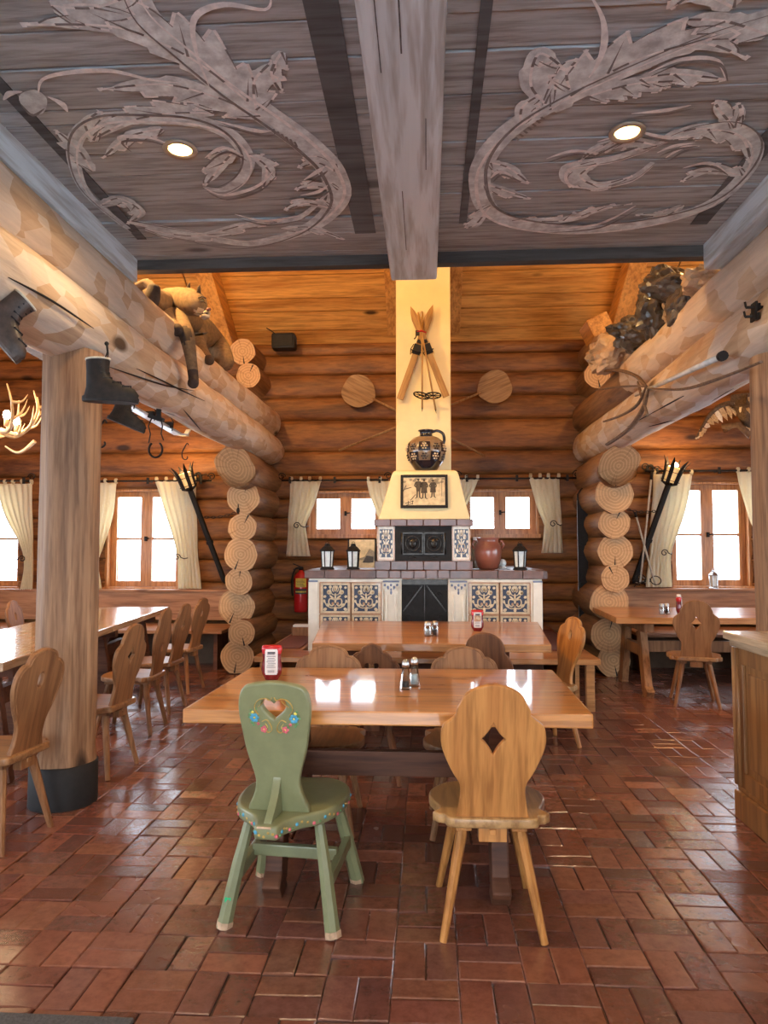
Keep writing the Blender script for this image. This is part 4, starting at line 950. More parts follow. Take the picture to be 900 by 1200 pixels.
for a, b in (((-.18, -.12), (-.1, -.095)), ((-.17, -.135), (-.11, -.12)), ((-.15, -.13), (-.15, -.095)), ((-.11, -.13), (-.11, -.09)), ((-.13, -.09), (-.08, -.03)), ((-.19, .02), (-.12, .04)), ((-.2, .0), (-.17, .06))):
    mb.bar((a[0], y, a[1]), (b[0], y, b[1]), .007, .002, 1, (0, 1, 0))
for k in range(26): xx = rnd.uniform(-.19, .19); zz = rnd.uniform(.06, .125) if abs(xx) > .03 else .12; mb.plate([(xx + .016 * math.cos(q), y, zz + .012 * math.sin(q)) for q in range(6)], (0, .0015, 0), 2)
mb.bar((.17, y, .13), (.168, y, -.05), .004, .002, 1, (0, 1, 0))
mb.build('photo_print', t)
# jug
c = at(500, 550, Y=6.93); t = thing('jug', 'dark brown stoneware jug with chequered flower pattern on the hood', 'jug', (c.x - .005, 6.93, zE))
jp = [(.0001, 0), (.1, 0), (.115, .02), (.165, .09), (.19, .17), (.192, .22), (.175, .28), (.13, .325), (.075, .345), (.062, .36), (.062, .385), (.08, .395), (.08, .405), (.06, .405), (.05, .38), (.0001, .37)]
MB('jug', 'jugdark').lathe(jp, n=40, mi=[0, 1, 1] + [0] * 4 + [1] * 8).build('body', t)
mb = MB('jugdark', 'cream')
def jr(z):
    for (r0, z0), (r1, z1) in zip(jp, jp[1:]):
        if z0 <= z <= z1 and z1 > z0: return r0 + (r1 - r0) * (z - z0) / (z1 - z0)
    return .19
def patch(a0, a1, z0, z1, mi, off=.0015, n=7):
    vs = [((jr(z0 + (z1 - z0) * j / n) + off) * math.cos(R(a0 + (a1 - a0) * i / n)), (jr(z0 + (z1 - z0) * j / n) + off) * math.sin(R(a0 + (a1 - a0) * i / n)), z0 + (z1 - z0) * j / n) for j in range(n + 1) for i in range(n + 1)]
    mb.add(vs, [(j * (n + 1) + i, j * (n + 1) + i + 1, (j + 1) * (n + 1) + i + 1, (j + 1) * (n + 1) + i) for j in range(n) for i in range(n)], mi, True)
for k in range(10):
    a = -90 - 22 + k * 36; patch(a, a + 34, .18, .27, 0) if k % 2 == 0 else patch(a, a + 34, .085, .175, 0)
    am = R(a + 17)
    for zc_, mi in ((.225, 1 if k % 2 == 0 else 0), (.13, 0 if k % 2 == 0 else 1)):
        for q in range(7):
            th = q * 2 * math.pi / 6; rr = 0 if q == 6 else .026; r_ = jr(zc_) + .002
            aa = am + rr * math.cos(th) / r_; zz = zc_ + rr * math.sin(th); r_ = jr(zz) + .002; mb.ball((r_ * math.cos(aa), r_ * math.sin(aa), zz), (.01, .01, .01) if q < 6 else .012, 6, mi)
mb.build('painted_chequers', t)
MB('jugdark').tube(cr([Vector(p) for p in ((.055, 0, .385), (.11, 0, .4), (.165, 0, .37), (.178, 0, .31), (.165, 0, .26))], False, 5), .012, 8, squash=1.2).build('handle', t)
# crossed skis and poles on the chimney
YS = 7.1
def P_(px, py, Y=YS): return at(px, py, Y=Y)
def ski(a, b, Y, lab):
    p0, p1 = P_(*a, Y), P_(*b, Y); d = p1 - p0; L = d.length; wd = .068
    prof = [(-wd / 2, 0), (wd / 2, 0), (wd / 2 * .92, L * .5), (wd / 2 * 1.15, L * .86), (wd * .33, L * .94), (0, L), (-wd * .33, L * .94), (-wd / 2 * 1.15, L * .86), (-wd / 2 * .92, L * .5)]
    o = slab('wooden_ski', [prof], .02, .003, 'skiw'); bm = bmesh.new(); bm.from_mesh(o.data)
    bmesh.ops.rotate(bm, cent=(0, 0, 0), matrix=Matrix.Rotation(R(90), 3, 'X'), verts=bm.verts); bm.to_mesh(o.data); bm.free()
    o.location = p0; o.rotation_euler = (0, math.atan2(d.x, d.z), 0); tag(o, lab, 'ski', 'crossed wooden skis'); 
    mb = MB('iron'); mb.box((0, -.02, L * .52), (.085, .022, .1)).box((0, -.03, L * .6), (.05, .02, .03)).tube([(-.045, -.02, L * .5), (-.05, -.06, L * .49), (.05, -.06, L * .49), (.045, -.02, L * .5)], .006, 6).tube([(-.05, -.02, L * .56), (-.06, -.05, L * .5), (-.045, -.03, L * .45)], .005, 6)
    mb.build('ski_binding', o); return o
ski((468.5, 468), (507.5, 357), 7.09, 'wooden ski leaning from lower left to upper right on the chimney')
ski((523, 465), (481, 359), 7.05, 'wooden ski leaning from lower right to upper left on the chimney')
def pole(a, b, Y, bk, lab, tilt):
    p0, p1 = P_(*a, Y), P_(*b, Y); t = thing('ski_pole', lab, 'ski pole', p1, 0, 'pair of bamboo ski poles'); q = p0 - p1
    MB('skiw').tube([(0, 0, 0), q * .5, q], .009, 8).build('pole_shaft', t)
    MB('iron').tube([(0, 0, 0), -q.normalized() * .04], [.008, .001], 8).build('pole_tip', t)
    c = P_(*bk, Y) - p1; r = .078; m = MB('iron'); m.tube([(c.x + r * math.cos(k * .3307), c.y - r * .5 * math.sin(k * .3307) - .02, c.z + tilt * r * math.cos(k * .3307) + r * .28 * math.sin(k * .3307)) for k in range(20)], .007, 6, caps=False)
    for k in range(4):
        a_ = k * math.pi / 4; dx, dy, dz = r * math.cos(a_), -r * .5 * math.sin(a_), tilt * r * math.cos(a_) + r * .28 * math.sin(a_)
        m.tube([(c.x + dx, c.y + dy - .02, c.z + dz), (c.x - dx, c.y - dy - .02, c.z - dz)], .004, 6)
    m.build('pole_basket', t)
pole((494.5, 365), (494.8, 478), 7.0, (494, 464), 'bamboo ski pole hanging straight down over the crossed skis', -.25)
pole((490, 366), (510.5, 480), 6.985, (507.5, 464), 'bamboo ski pole slanting to the right over the crossed skis', .0)
c = P_(494, 391, 7.02); MB_ = MB('red', 'leather'); MB_.tube([(c.x - .05, 6.97, c.z), (c.x, 6.955, c.z + .01), (c.x + .045, 6.97, c.z - .005)], .014, 8, 0, squash=.6).tube([(c.x - .04, 6.96, c.z - .01), (c.x - .06, 6.96, c.z - .06), (c.x - .075, 6.965, c.z - .07)], .006, 6, 1).box((c.x - .04, 6.965, c.z - .01), (.04, .02, .05), None, 1)
tag(MB_.build('binding_strap'), 'red strap tying the crossed skis together on the chimney', 'strap')
# bread peels crossed behind the chimney
def peel(blade, end, Y, lab):
    p0 = at(*blade, Y=Y); p1 = at(*end, Y=Y); d = p1 - p0; L = d.length
    half = [(.018, -L), (.018, -.27), (.05, -.235), (.175, -.12), (.2, 0), (.17, .12), (.09, .175), (0, .185)]
    hl = [(.018, -.24), (.06, -.225), (.165, -.14), (.205, -.02), (.185, .1), (.11, .175), (0, .19)]
    ol = mirror(hl); ol = cr(ol, True, 4, (0, len(hl) * 2 - 2))
    t = thing('bread_peel', lab, 'bread peel', p0, 0, 'crossed bread peels')
    a = math.atan2(-d.x, -d.z)
    o = slab('peel_blade', [ol], .02, .004, 'peelw', t); bm = bmesh.new(); bm.from_mesh(o.data); bmesh.ops.rotate(bm, cent=(0, 0, 0), matrix=Matrix.Rotation(R(90), 3, 'X'), verts=bm.verts); bm.to_mesh(o.data); bm.free(); o.rotation_euler = (0, a, 0)
    MB('peelw').tube([d.normalized() * .2, d * .5, d], .014, 10).build('peel_handle', t)
peel((419, 458), (568, 534), 8.82, 'wooden bread peel with its blade left of the chimney')
peel((581, 453), (397, 528), 8.78, 'wooden bread peel with its blade right of the chimney')
# speaker and outlet
c = at(333, 401, Y=8.78); t = thing('wall_speaker', 'small black loudspeaker mounted under the roof at the left', 'speaker', (c.x, 8.78, c.z))
MB('black').box((0, 0, 0), (.3, .18, .2)).build('body', t, bevel=.03); MB('black').box((0, .13, 0), (.05, .12, .05)).build('bracket', t)
MB('iron').box((0, -.092, 0), (.25, .01, .15)).build('grille', t, bevel=.004)
c = at(313, 381, Y=8.9); t = thing('power_outlet', 'pale electrical outlet just above the black loudspeaker', 'outlet', (c.x, 8.86, c.z))
MB('cream').box((0, 0, 0), (.075, .02, .11)).build('outlet_plate', t, bevel=.004); MB('iron').tube([(0, -.012, -.02), (.01, -.02, -.06), (.06, -.02, -.09), (.12, 0, -.13)], .006, 6).box((0, -.012, -.01), (.03, .01, .04)).build('cable', t)
# fire extinguisher
c = at(352.5, 717, Y=8.83); t = thing('fire_extinguisher', 'red fire extinguisher with a yellow label hanging left of the fireplace', 'fire extinguisher', (c.x, 8.83, c.z)); MB('iron').b2(-.03, .03, .07, .14, .3, .45).build('wall_bracket', t)
MB('red').lathe([(.0001, 0), (.078, 0), (.085, .02), (.085, .42), (.07, .47), (.03, .5), (.025, .53)], n=28).build('cylinder', t)
mb = MB('iron'); mb.lathe([(.03, .52), (.03, .56), (.0001, .57)], n=14).bar((0, 0, .56), (-.1, -.02, .6), .02, .012).bar((0, 0, .54), (-.1, -.02, .53), .02, .012); mb.build('valve', t)
MB('black').tube(cr([Vector(p) for p in ((.02, 0, .55), (-.06, -.04, .54), (-.105, -.03, .42), (-.11, -.02, .28), (-.1, -.02, .2))], False, 5), .012, 8).build('hose', t)
mb = MB('yellow', 'ink', 'label')
def lab_arc(mb, r, a0, a1, z0, z1, mi):
    for i in range(8):
        a, b = R(a0 + (a1 - a0) * i / 8), R(a0 + (a1 - a0) * (i + 1) / 8); mb.add([(r * math.cos(a), r * math.sin(a), z0), (r * math.cos(b), r * math.sin(b), z0), (r * math.cos(b), r * math.sin(b), z1), (r * math.cos(a), r * math.sin(a), z1)], [(0, 1, 2, 3)], mi)
lab_arc(mb, .0865, -130, -30, .31, .42, 0); lab_arc(mb, .0865, -130, -30, .245, .262, 0); lab_arc(mb, .0864, -135, -25, .225, .29, 1)
for k in range(6): lab_arc(mb, .0872, -120 + 3 * (k % 2), -45 - 8 * (k % 3), .32 + k * .015, .325 + k * .015, 1)
mb.build('label_band', t, recalc=False)
# tall black ski standing at the right
a = at(681.5, 572, Y=8.7); t = thing('ski', 'tall black ski standing upright against the log wall right of the fireplace', 'ski', (a.x, 8.68, 0))
H = a.z; outl = [(-.055, 0), (.055, 0), (.06, H * .5), (.062, H - .16), (.05, H - .07), (.0, H), (-.05, H - .07), (-.062, H - .16), (-.06, H * .5)]
o = slab('ski_blade', [cr(outl, True, 3, (0, 1))], .022, .003, 'black', t); o.rotation_euler = (R(90), 0, 0)
MB('steel').bar((-.062, -.014, .1), (-.064, -.014, H - .15), .004, .004).build('steel_edge', t)
MB('iron').box((0, -.02, .95), (.08, .02, .1)).build('ski_binding', t); MB('iron').box((0, -.02, 1.45), (.08, .02, .02)).build('metal_band', t)
# ================================================================== TABLES
def trestle(t, x, y0, y1, ztop, mat='trestle', wide=.5, foot=None):
    ym = (y0 + y1) / 2
    mb = MB(mat); mb.b2(x - .045, x + .045, y0 + .08, y1 - .08, ztop - .09, ztop)
    mb.build('top_cleat', t, bevel=.006)
    for s in (-1, 1):
        k = MB(mat); h = (y1 - y0) / 2 - .12
        k.bar((x, ym + s * h * .55, ztop - .09), (x, ym + s * h * .9, .04), .07, .13, up=(0, 1, 0)); k.bar((x, ym + s * h * .86, .06), (x, ym + s * (h * 1.0 + .02), 0.0), .075, .15, up=(0, 1, 0))
        k.build('leg', t, bevel=.01)
    MB(mat).b2(x - .03, x + .03, ym - h * .75, ym + h * .75, .36, .47).build('cross_rail', t, bevel=.005)
def table(lab, outline, z, th, mat, legs, y0, y1, loc=(0, 0, 0), rz=0, grp='wooden dining tables', smat='trestle'):
    t = thing('dining_table', lab, 'table', loc, rz, grp)
    MB(mat).plate([(x, y, z - th) for x, y in outline], (0, 0, th)).build('tabletop', t, bevel=.006)
    for x in legs: trestle(t, x, y0, y1, z - th - .001, smat)
    a, b = min(legs), max(legs)
    if b - a > .3: MB(smat).b2(a - .02, b + .02, (y0 + y1) / 2 - .022, (y0 + y1) / 2 + .022, .365, .475).build('stretcher', t, bevel=.005)
    return t
table('glossy wooden table in front behind the green chair and the diamond-backed chair', [(-.955, 2.755), (.628, 2.76), (.65, 3.77), (-.935, 3.75)], .76, .054, 'table', (-.615, .285), 2.76, 3.76)
table('second wooden table in front of the fireplace bench, with two jar shakers on it', [(-.745, 4.6), (.79, 4.6), (.93, 6.06), (-.89, 6.06)], .78, .05, 'table_b', (-.5, .5), 4.7, 5.9)
o = table('wide wooden table under the right windows with a diamond-backed chair at it', [(1.75, 6.73), (5.2, 6.73), (5.2, 7.95), (1.82, 7.95)], .76, .06, 'table_b', (2.08, 4.4), 6.75, 7.9, smat='brownc')
def lt(lab, y0, y1):
    o = Vector((-2.335, 3.81, 0)); rz = R(7.2)
    t = table(lab, [(-.8, y0), (0, y0), (0, y1), (-.8, y1)], .76, .05, 'table_l', (-.4,), 0, .1, o, rz)
    for c in list(t.children):
        if not c.name.startswith('tabletop'): bpy.data.objects.remove(c)
    for yy in (y0 + .35, y1 - .35):
        mb = MB('trestle'); mb.b2(-.72, -.08, yy - .04, yy + .04, .63, .708); mb.build('top_cleat', t)
        for s in (-1, 1): MB('trestle').bar((-.4 + s * .16, yy, .64), (-.4 + s * .26, yy, 0), .12, .07).build('leg', t, bevel=.008)
    MB('trestle').b2(-.43, -.37, y0 + .35, y1 - .35, .36, .47).build('stretcher', t)
    return t
M['table_l'] = wood('window_glare_table_wood', (.42, .27, .16), (.62, .45, .3), 'Y', 6, .22, .5, 0, .05)  # pale tone paints the window's bright reflection into the left tabletops
lt('long wooden table at the left, the one nearer the viewer beside the post', 0, 1.93); lt('long wooden table at the left, the farther one reaching the back bench', 1.94, 3.92)

# ================================================================== CHAIRS
OUT = {
 'shoulder': [(.13, 0), (.122, .04), (.117, .115), (.149, .175), (.183, .26), (.18, .325), (.152, .352), (.131, .37), (.128, .39), (.117, .41), (.1, .44), (.061, .465), (0, .478)],
 'lobed': [(.12, 0), (.1, .05), (.105, .12), (.15, .2), (.178, .27), (.182, .32), (.165, .365), (.13, .39), (.112, .392), (.1, .415), (.07, .436), (0, .45)],
 'crown': [(.12, 0), (.1, .07), (.14, .17), (.178, .26), (.18, .32), (.155, .355), (.132, .362), (.125, .385), (.1, .41), (.072, .42), (.06, .442), (.03, .462), (0, .47)],
 'dome': [(.12, 0), (.105, .06), (.14, .15), (.175, .23), (.172, .29), (.15, .33), (.128, .352), (.125, .385), (.105, .43), (.06, .462), (0, .474)],
 'spoon': [(.116, 0), (.113, .02), (.094, .055), (.083, .1), (.09, .14), (.112, .21), (.125, .28), (.134, .34), (.132, .385), (.118, .42), (.085, .437), (0, .447)]}
SEATO = {
 'wood': [(0, -.207), (.13, -.205), (.162, -.192), (.17, -.168), (.192, -.163), (.212, -.138), (.193, -.11), (.188, -.085), (.208, -.03), (.222, .03), (.21, .11), (.15, .19), (.06, .218), (0, .222)],
 'green': [(0, -.325), (.04, -.32), (.055, -.27), (.09, -.215), (.16, -.15), (.2, -.06), (.212, .04), (.2, .13), (.15, .2), (.08, .235), (0, .225)]}
def hole(kind, cz):
    if kind == 'diamond':
        c = [(0, .06), (.043, 0), (0, -.06), (-.043, 0)]; out = []
        for i in range(4):
            a, b = Vector(c[i]), Vector(c[(i + 1) % 4]); m_ = (a + b) / 2 * .72
            for k in range(5): q = k / 5; out.append((a * (1 - q) ** 2 + m_ * 2 * q * (1 - q) + b * q * q))
        return [Vector((p.x, p.y + cz)) for p in out]
    if kind == 'oval': return [Vector((.022 * math.cos(a * .3927), cz + .038 * math.sin(a * .3927))) for a in range(16)]
    if kind == 'arch': return [Vector(p) + Vector((0, cz)) for p in ((-.028, -.04), (.028, -.04), (.03, 0), (.02, .022), (0, .03), (-.02, .022), (-.03, 0))]
    if kind == 'heart': return [Vector((x * .9, y + cz)) for x, y in cr([Vector(p) for p in ((0, -.038), (.03, -.015), (.05, .012), (.042, .034), (.022, .036), (0, .02), (-.022, .036), (-.042, .034), (-.05, .012), (-.03, -.015))], True, 4, (0, 5))]
def make_chair(style, hkind, mat, lab, hz=.29, hgt=1.0, tilt=9):
    t = thing('dining_chair' if style != 'spoon' else 'painted_chair', lab, 'chair', (0, 0, 0)); green = style == 'spoon'
    SH = .43; th = .05 if green else .036; sm = mat + '_s' if mat + '_s' in M else mat
    so = mirror(SEATO['green' if green else 'wood']) if False else [Vector(p) for p in SEATO['green' if green else 'wood']]
    so = so + [Vector((-p.x, p.y)) for p in reversed(so[1:-1])]
    s = slab('seat', [cr(so, True, 4, () if green else (4, 5, 21, 22))], th, .012 if green else .008, sm, t); s.location = (0, 0, SH - th / 2)
    half = [(x, z * hgt) for x, z in OUT[style]]; ol = mirror(half); n = len(half)
    ol = cr(ol, True, 4, (0, 2 * n - 2) + ((7, 2 * n - 9) if style == 'shoulder' else ()))
    b = slab('backrest', [ol, hole(hkind, hz * hgt)], .03 if green else .024, .008 if green else .005, mat, t, 3)
    bm = bmesh.new(); bm.from_mesh(b.data); bmesh.ops.rotate(bm, cent=(0, 0, 0), matrix=Matrix.Rotation(R(90), 3, 'X'), verts=bm.verts); bm.to_mesh(b.data); bm.free()
    b.location = (0, -.175 if not green else -.16, SH - .003); b.rotation_euler = (R(tilt), 0, 0)
    if style in ('lobed', 'crown'):               # moulded rim on the face of the board
        for s_ in (-1, 1):
            k = MB(mat); pts = [Vector((p.x * .91, s_ * .0115, p.y * .965 + .006)) for p in ol if p.y > .17 * hgt]; k.tube(pts, .0035, 5); k.build('rim_moulding', b, recalc=False)
    fy = ((-.2, -.13), (.22, .14)) if not green else ((-.175, -.1), (.26, .15))
    for (yf, yt) in fy:
        for sx in (-1, 1):
            xf, xt = ((.178, .1) if not green else (.205, .13)); L = MB(mat)
            if green: L.tube([(sx * xt, yt, SH - th + .01), (sx * (xt + xf) / 2, (yt + yf) / 2, .21), (sx * xf, yf, .0)], [.022, .029, .034], 8, smooth=False, squash=.85)
            else: L.tube([(sx * xt, yt, SH - th + .005), (sx * (xt + (xf - xt) * .12), yt + (yf - yt) * .12, .345), (sx * xf, yf, 0)], [.016, .024, .0155], 8, smooth=False, squash=.9)
            for_ = L.build('leg', t, recalc=True)
    if green:
        for sx in (-1, 1):
            MB(mat).bar((sx * .176, -.11, .17), (sx * .178, .19, .19), .03, .045).build('side_stretcher', t, bevel=.005)
        MB(mat).bar((-.17, .04, .2), (.17, .04, .2), .03, .045).build('cross_stretcher', t, bevel=.005)
    else:
        for sx in (-1, 1): MB(mat).b2(sx * .1 - .028, sx * .1 + .028, -.155, .175, SH - th - .028, SH - th).build('seat_batten', t, bevel=.003)
        MB(mat).b2(-.05, .05, -.195, -.15, SH - th - .05, SH - th).b2(-.012, .012, -.203, -.19, SH - th - .024, SH - th - .004).build('back_tenon', t, bevel=.003)
    return t
def put(o, x, y, rz, lab=None, s=1.0, grp='carved wooden dining chairs'):
    o.location = (x, y, 0); o.rotation_euler = (0, 0, R(rz)); o.scale = (s, s, s)
    if lab: o['label'] = lab
    if grp: o['group'] = grp
    return o
g = make_chair('spoon', 'heart', 'green', 'sage green painted chair with heart cut-out and flower garlands', .355, 1.1, 10)
put(g, -.525, 2.79, -6, grp=None)
bk = [c for c in g.children if c.name.startswith('backrest')][0]; st = [c for c in g.children if c.name.startswith('seat')][0]
# brace fin behind the back
fin = [Vector(p) for p in ((-.16, .2), (-.175, .205), (-.19, .17), (-.2, .12), (-.235, .06), (-.29, .012), (-.3, 0), (-.15, 0))]
mb = MB('green'); mb.plate([(-.014, y - .0, .43 + z) for y, z in cr(fin, True, 4, (0, 6, 7))], (.028, 0, 0)); mb.build('brace', g, bevel=.006)
# worn feet and tape
for c in [c for c in g.children if c.name.startswith('leg')]:
    vs = [v.co for v in c.data.vertices]; lo = min(vs, key=lambda v: v.z); cxy = Vector((sum(v.x for v in vs if v.z < .02) / 8, sum(v.y for v in vs if v.z < .02) / 8))
    MB('worn').tube([(cxy.x, cxy.y, .0), (cxy.x * .985, cxy.y * .98, .022)], [.0345, .0342], 8, smooth=False, squash=.87, jit=.15).build('worn_foot', c)
    if cxy.x < 0 and cxy.y < 0: MB('tape').box((cxy.x * .935 + .004, cxy.y * .9 - .026, .1), (.022, .006, .022), (.2, 0, .2)).build('green_tape', c)
# painted ornament on the back (local x,z on the rear face)
mb = MB('gold', 'pblue', 'pink', 'leaf', 'yellow'); yb = .0158
def orn(pts, r, mi): mb.tube([(x, yb, z) for x, z in cr([Vector(p) for p in pts], False, 5)], r, 6, mi, squash=.22, up=(0, 0, 1)) 
def dot(x, z, r, mi): mb.ball((x, yb, z), (r, .0016, r), 8, mi)
for s in (-1, 1):
    orn([(s * .004, .437), (s * .012, .425), (s * .03, .432), (s * .055, .425), (s * .07, .405), (s * .068, .385), (s * .058, .372)], .0062, 0); orn([(s * .03, .425), (s * .045, .41), (s * .058, .4)], .004, 0)
    orn([(s * .045, .345), (s * .028, .352), (s * .014, .335), (s * .01, .315), (s * .022, .305), (s * .032, .312)], .0058, 0); orn([(s * .034, .338), (s * .026, .326), (s * .03, .318)], .0035, 4)
    for k in range(6): dot(s * .074 + .011 * math.cos(k * 1.05), .358 + .011 * math.sin(k * 1.05), .0072, 1)
    for k in range(5): dot(s * .04 + .008 * math.cos(k * 1.26), .316 + .008 * math.sin(k * 1.26), .0062, 2)
    dot(s * .074, .358, .004, 4); dot(s * .04, .316, .0035, 4); dot(s * .06, .336, .006, 2)
    dot(s * .08, .378, .006, 4); dot(s * .086, .385, .005, 3); dot(s * .09, .37, .006, 3); dot(s * .083, .34, .007, 3); dot(s * .078, .33, .005, 3); dot(s * .05, .326, .005, 3); dot(s * .068, .392, .005, 3); dot(s * .094, .36, .005, 3)
o = mb.build('painted_flowers', bk); 
for v in o.data.vertices: v.co.y = -v.co.y
# painted garland along the seat rim at the back
mb = MB('gold', 'pblue', 'pink', 'leaf'); so = [Vector(p) for p in SEATO['green']]; so = so + [Vector((-p.x, p.y)) for p in reversed(so[1:-1])]
rim = cr(so, True, 8); acc = 0; k = 0
for a, b in zip(rim, rim[1:] + rim[:1]):
    acc += (b - a).length
    if acc > .013 and a.y < .12:
        acc = 0; k += 1; d = (b - a).normalized(); nn = Vector((d.y, -d.x)); p = a + nn * .0005; zz = -.004 + .007 * math.sin(k * 1.3)
        mi = (1, 0, 0, 2, 3)[k % 5]; r = (.0085, .006, .006, .008, .006)[k % 5]
        p = p - nn * r * .4; mb.ball((p.x, p.y, zz), (r, r, r * .9), 8, mi)
o = mb.build('painted_garland', st, recalc=False)
# wear on edges of the tail
MB('worn').tube([(-.03, -.322, .018), (0, -.326, .02), (.02, -.323, .018)], .004, 6).build('worn_edge', st)

tan = make_chair('shoulder', 'diamond', 'honey', 'honey-coloured wooden chair with diamond cut-out in the foreground right of the green chair', .285, 1.03, 10)
put(tan, .228, 2.79, 1)
A = make_chair('lobed', 'arch', 'brownc', 'brown lobed-back chair behind the front table, straight behind the ketchup bottle side', .235, .97, 8)
put(A, -.54, 3.68, 180)
B = copy_tree(A); put(B, .2, 3.68, 180, 'brown lobed-back chair behind the front table, next to the tall glass shakers')
A['label'] = 'brown lobed-back chair behind the front table, next to the ketchup bottle'
Cc = make_chair('crown', 'heart', 'walnut', 'dark chair with heart cut-out and crown-shaped back in front of the second table', .31, 1.04, 9)
put(Cc, -.34, 4.4, 4, None, .92)
D = make_chair('dome', 'arch', 'walnut', 'dark dome-backed chair at the second table, standing behind the right lobed chair', .2, 1.08, 9)
put(D, .41, 4.55, -16, None, .95)
E = make_chair('lobed', 'oval', 'honey', 'golden lobed-back chair seen from the side at the right end of the second table', .32, 1.06, 12)
put(E, .82, 5.22, 108, None, 1.0)
F = make_chair('lobed', 'oval', 'brownc', 'brown lobed-back chair with oval hole in front of the thick post at the left edge', .31, 1.1, 11)
put(F, -2.1, 3.36, 84)
G_ = copy_tree(F); put(G_, -3.62, 6.5, -80, 'pale chair on the window side of the left tables beyond the post')
H_ = make_chair('shoulder', 'diamond', 'brownc', 'brown chair with diamond hole partly hidden behind the thick post', .285, 1.05, 11)
put(H_, -2.1, 4.42, 85)
for i, (x, y, rz, src, lab) in enumerate(((-2.27, 5.42, 92, 'd', 'third chair along the left tables, seen almost edge-on'), (-2.36, 6.1, 88, 's', 'fourth chair along the left tables, one before the farthest'), (-2.47, 6.95, 84, 'l', 'farthest chair along the left tables, below the leaning torch'))):
    o = copy_tree({'d': D, 's': H_, 'l': F}[src]); put(o, x, y, rz, lab)
    if src == 'd':
        o.scale = (1, 1, 1)
        for c in o.children:
            if c.type == 'MESH': c.data = c.data.copy(); c.data.materials[0] = M['brownc' if not c.name.startswith('seat') else 'brownc_s']
I_ = copy_tree(H_); put(I_, 2.41, 6.63, -14, 'brown chair with diamond cut-out at the table under the right window', 1.03)
for c in list(I_.children):
    pass
# ================================================================== WALL BENCHES
for nm, xa, xb, s in (('wall_bench', XL + .15, -2.35, 'left'), ('wall_bench', 2.35, XR - .15, 'right')):
    t = thing(nm, 'long wooden bench fixed along the back wall in the %s bay' % s, 'bench', ((xa + xb) / 2, 8.5, 0), 0, 'wall benches')
    w_ = (xb - xa) / 2
    MB('wains').b2(-w_, w_, -.45, .33, .42, .46).build('seat', t, bevel=.01)
    MB('darkwall').b2(-w_ + .05, w_ - .05, .1, .13, .0, .42).build('kick_board', t)
    for q in range(4): x = -w_ + .1 + (2 * w_ - .2) * q / 3; MB('trestle').b2(x - .025, x + .025, -.35, .1, 0, .42).build('leg', t, bevel=.004)

# ================================================================== COUNTER
zt_ = .955
t = thing('counter', 'pine serving counter with a worn wooden top at the right edge', 'counter', (2.1, 2.7, 0))
x0 = 1.6 - 2.1; yE = 3.87 - 2.7
MB('counter').b2(x0 + .03, .6, -1.5, yE - .02, .12, zt_ - .05).build('counter_body', t)
MB('countertop').b2(x0 - .04, .65, -1.55, yE + .01, zt_ - .04, zt_).b2(x0 - .015, .62, -1.52, yE - .01, zt_ - .075, zt_ - .04).build('counter_top', t, bevel=.008)
MB('counter').b2(x0 - .005, .6, -1.5, yE, .0, .14).b2(x0 + .01, .6, -1.5, yE - .01, .14, .165).build('plinth', t, bevel=.008)
f = MB('counter'); f.b2(x0 + .012, x0 + .03, -1.5, yE - .02, zt_ - .16, zt_ - .075); f.b2(x0 + .012, x0 + .03, -1.5, yE - .02, .165, .24)
yy = yE - .02
while yy > -1.4: f.b2(x0 + .012, x0 + .03, yy - .075, yy, .24, zt_ - .16); yy -= .62
f.build('face_frame', t, bevel=.004)
f = MB('counter'); f.tube([(x0 + .008, yE - .05, .17), (x0 + .008, yE - .05, zt_ - .08)], .012, 10).tube([(x0 + .008, yE - .015, .17), (x0 + .008, yE - .015, zt_ - .08)], .014, 10); f.build('corner_beads', t)
yy = yE - .095
while yy > -1.3:
    p = MB('counter'); p.b2(x0 + .02, x0 + .034, yy - .5, yy - .04, .28, zt_ - .2); p.build('door_panel', t, bevel=.008); yy -= .62
tag(MB('mat').b2(-2.2, -.86, .6, 2.105, .001, .014).build('floor_mat', bevel=.004), 'charcoal ribbed floor mat just showing at the bottom left corner', 'mat')

# ================================================================== TABLE THINGS
def ketchup(lab, p, rz=0, s=1, grp='ketchup bottles'):
    t = thing('ketchup_bottle', lab, 'bottle', p, R(rz), grp)
    MB('darkred', 'red').lathe([(.0001, 0), (.03, 0), (.033, .006), (.047, .03), (.05, .05), (.047, .075), (.043, .1), (.046, .125), (.05, .145), (.047, .162), (.034, .166), (.0001, .162)], n=28, mi=[0] * 7 + [1] * 4, sy=.58).build('bottle_body', t)
    mb = MB('label', 'ink'); 
    def q(x0, x1, z0, z1, mi, off):
        for i in range(6):
            a, b = x0 + (x1 - x0) * i / 6, x0 + (x1 - x0) * (i + 1) / 6; f = lambda x: -math.sqrt(max(0, 1 - (x / .05) ** 2)) * .0292 - off
            mb.add([(a, f(a), z0), (b, f(b), z0), (b, f(b), z1), (a, f(a), z1)], [(0, 1, 2, 3)], mi)
    q(-.03, .03, .034, .142, 0, .0008); q(-.027, .027, .028, .148, 0, .0006)
    for k in range(9): q(-.022 + .003 * (k % 3), .02 - .004 * (k % 2), .062 + k * .0085, .0645 + k * .0085, 1, .0014)
    q(-.018, .018, .126, .136, 1, .0014)
    for k in range(9): q(-.016 + k * .0036, -.0145 + k * .0036, .038, .05, 1, .0014)
    mb.build('back_label', t, recalc=False)
    t.scale = (s, s, s); return t
ketchup('red ketchup bottle with a white label on the front glossy table', (-.745, 3.4, .7602), 6)
ketchup('slim red ketchup bottle with white cap on the table at the right', (2.45, 7.1, .7602), 70)
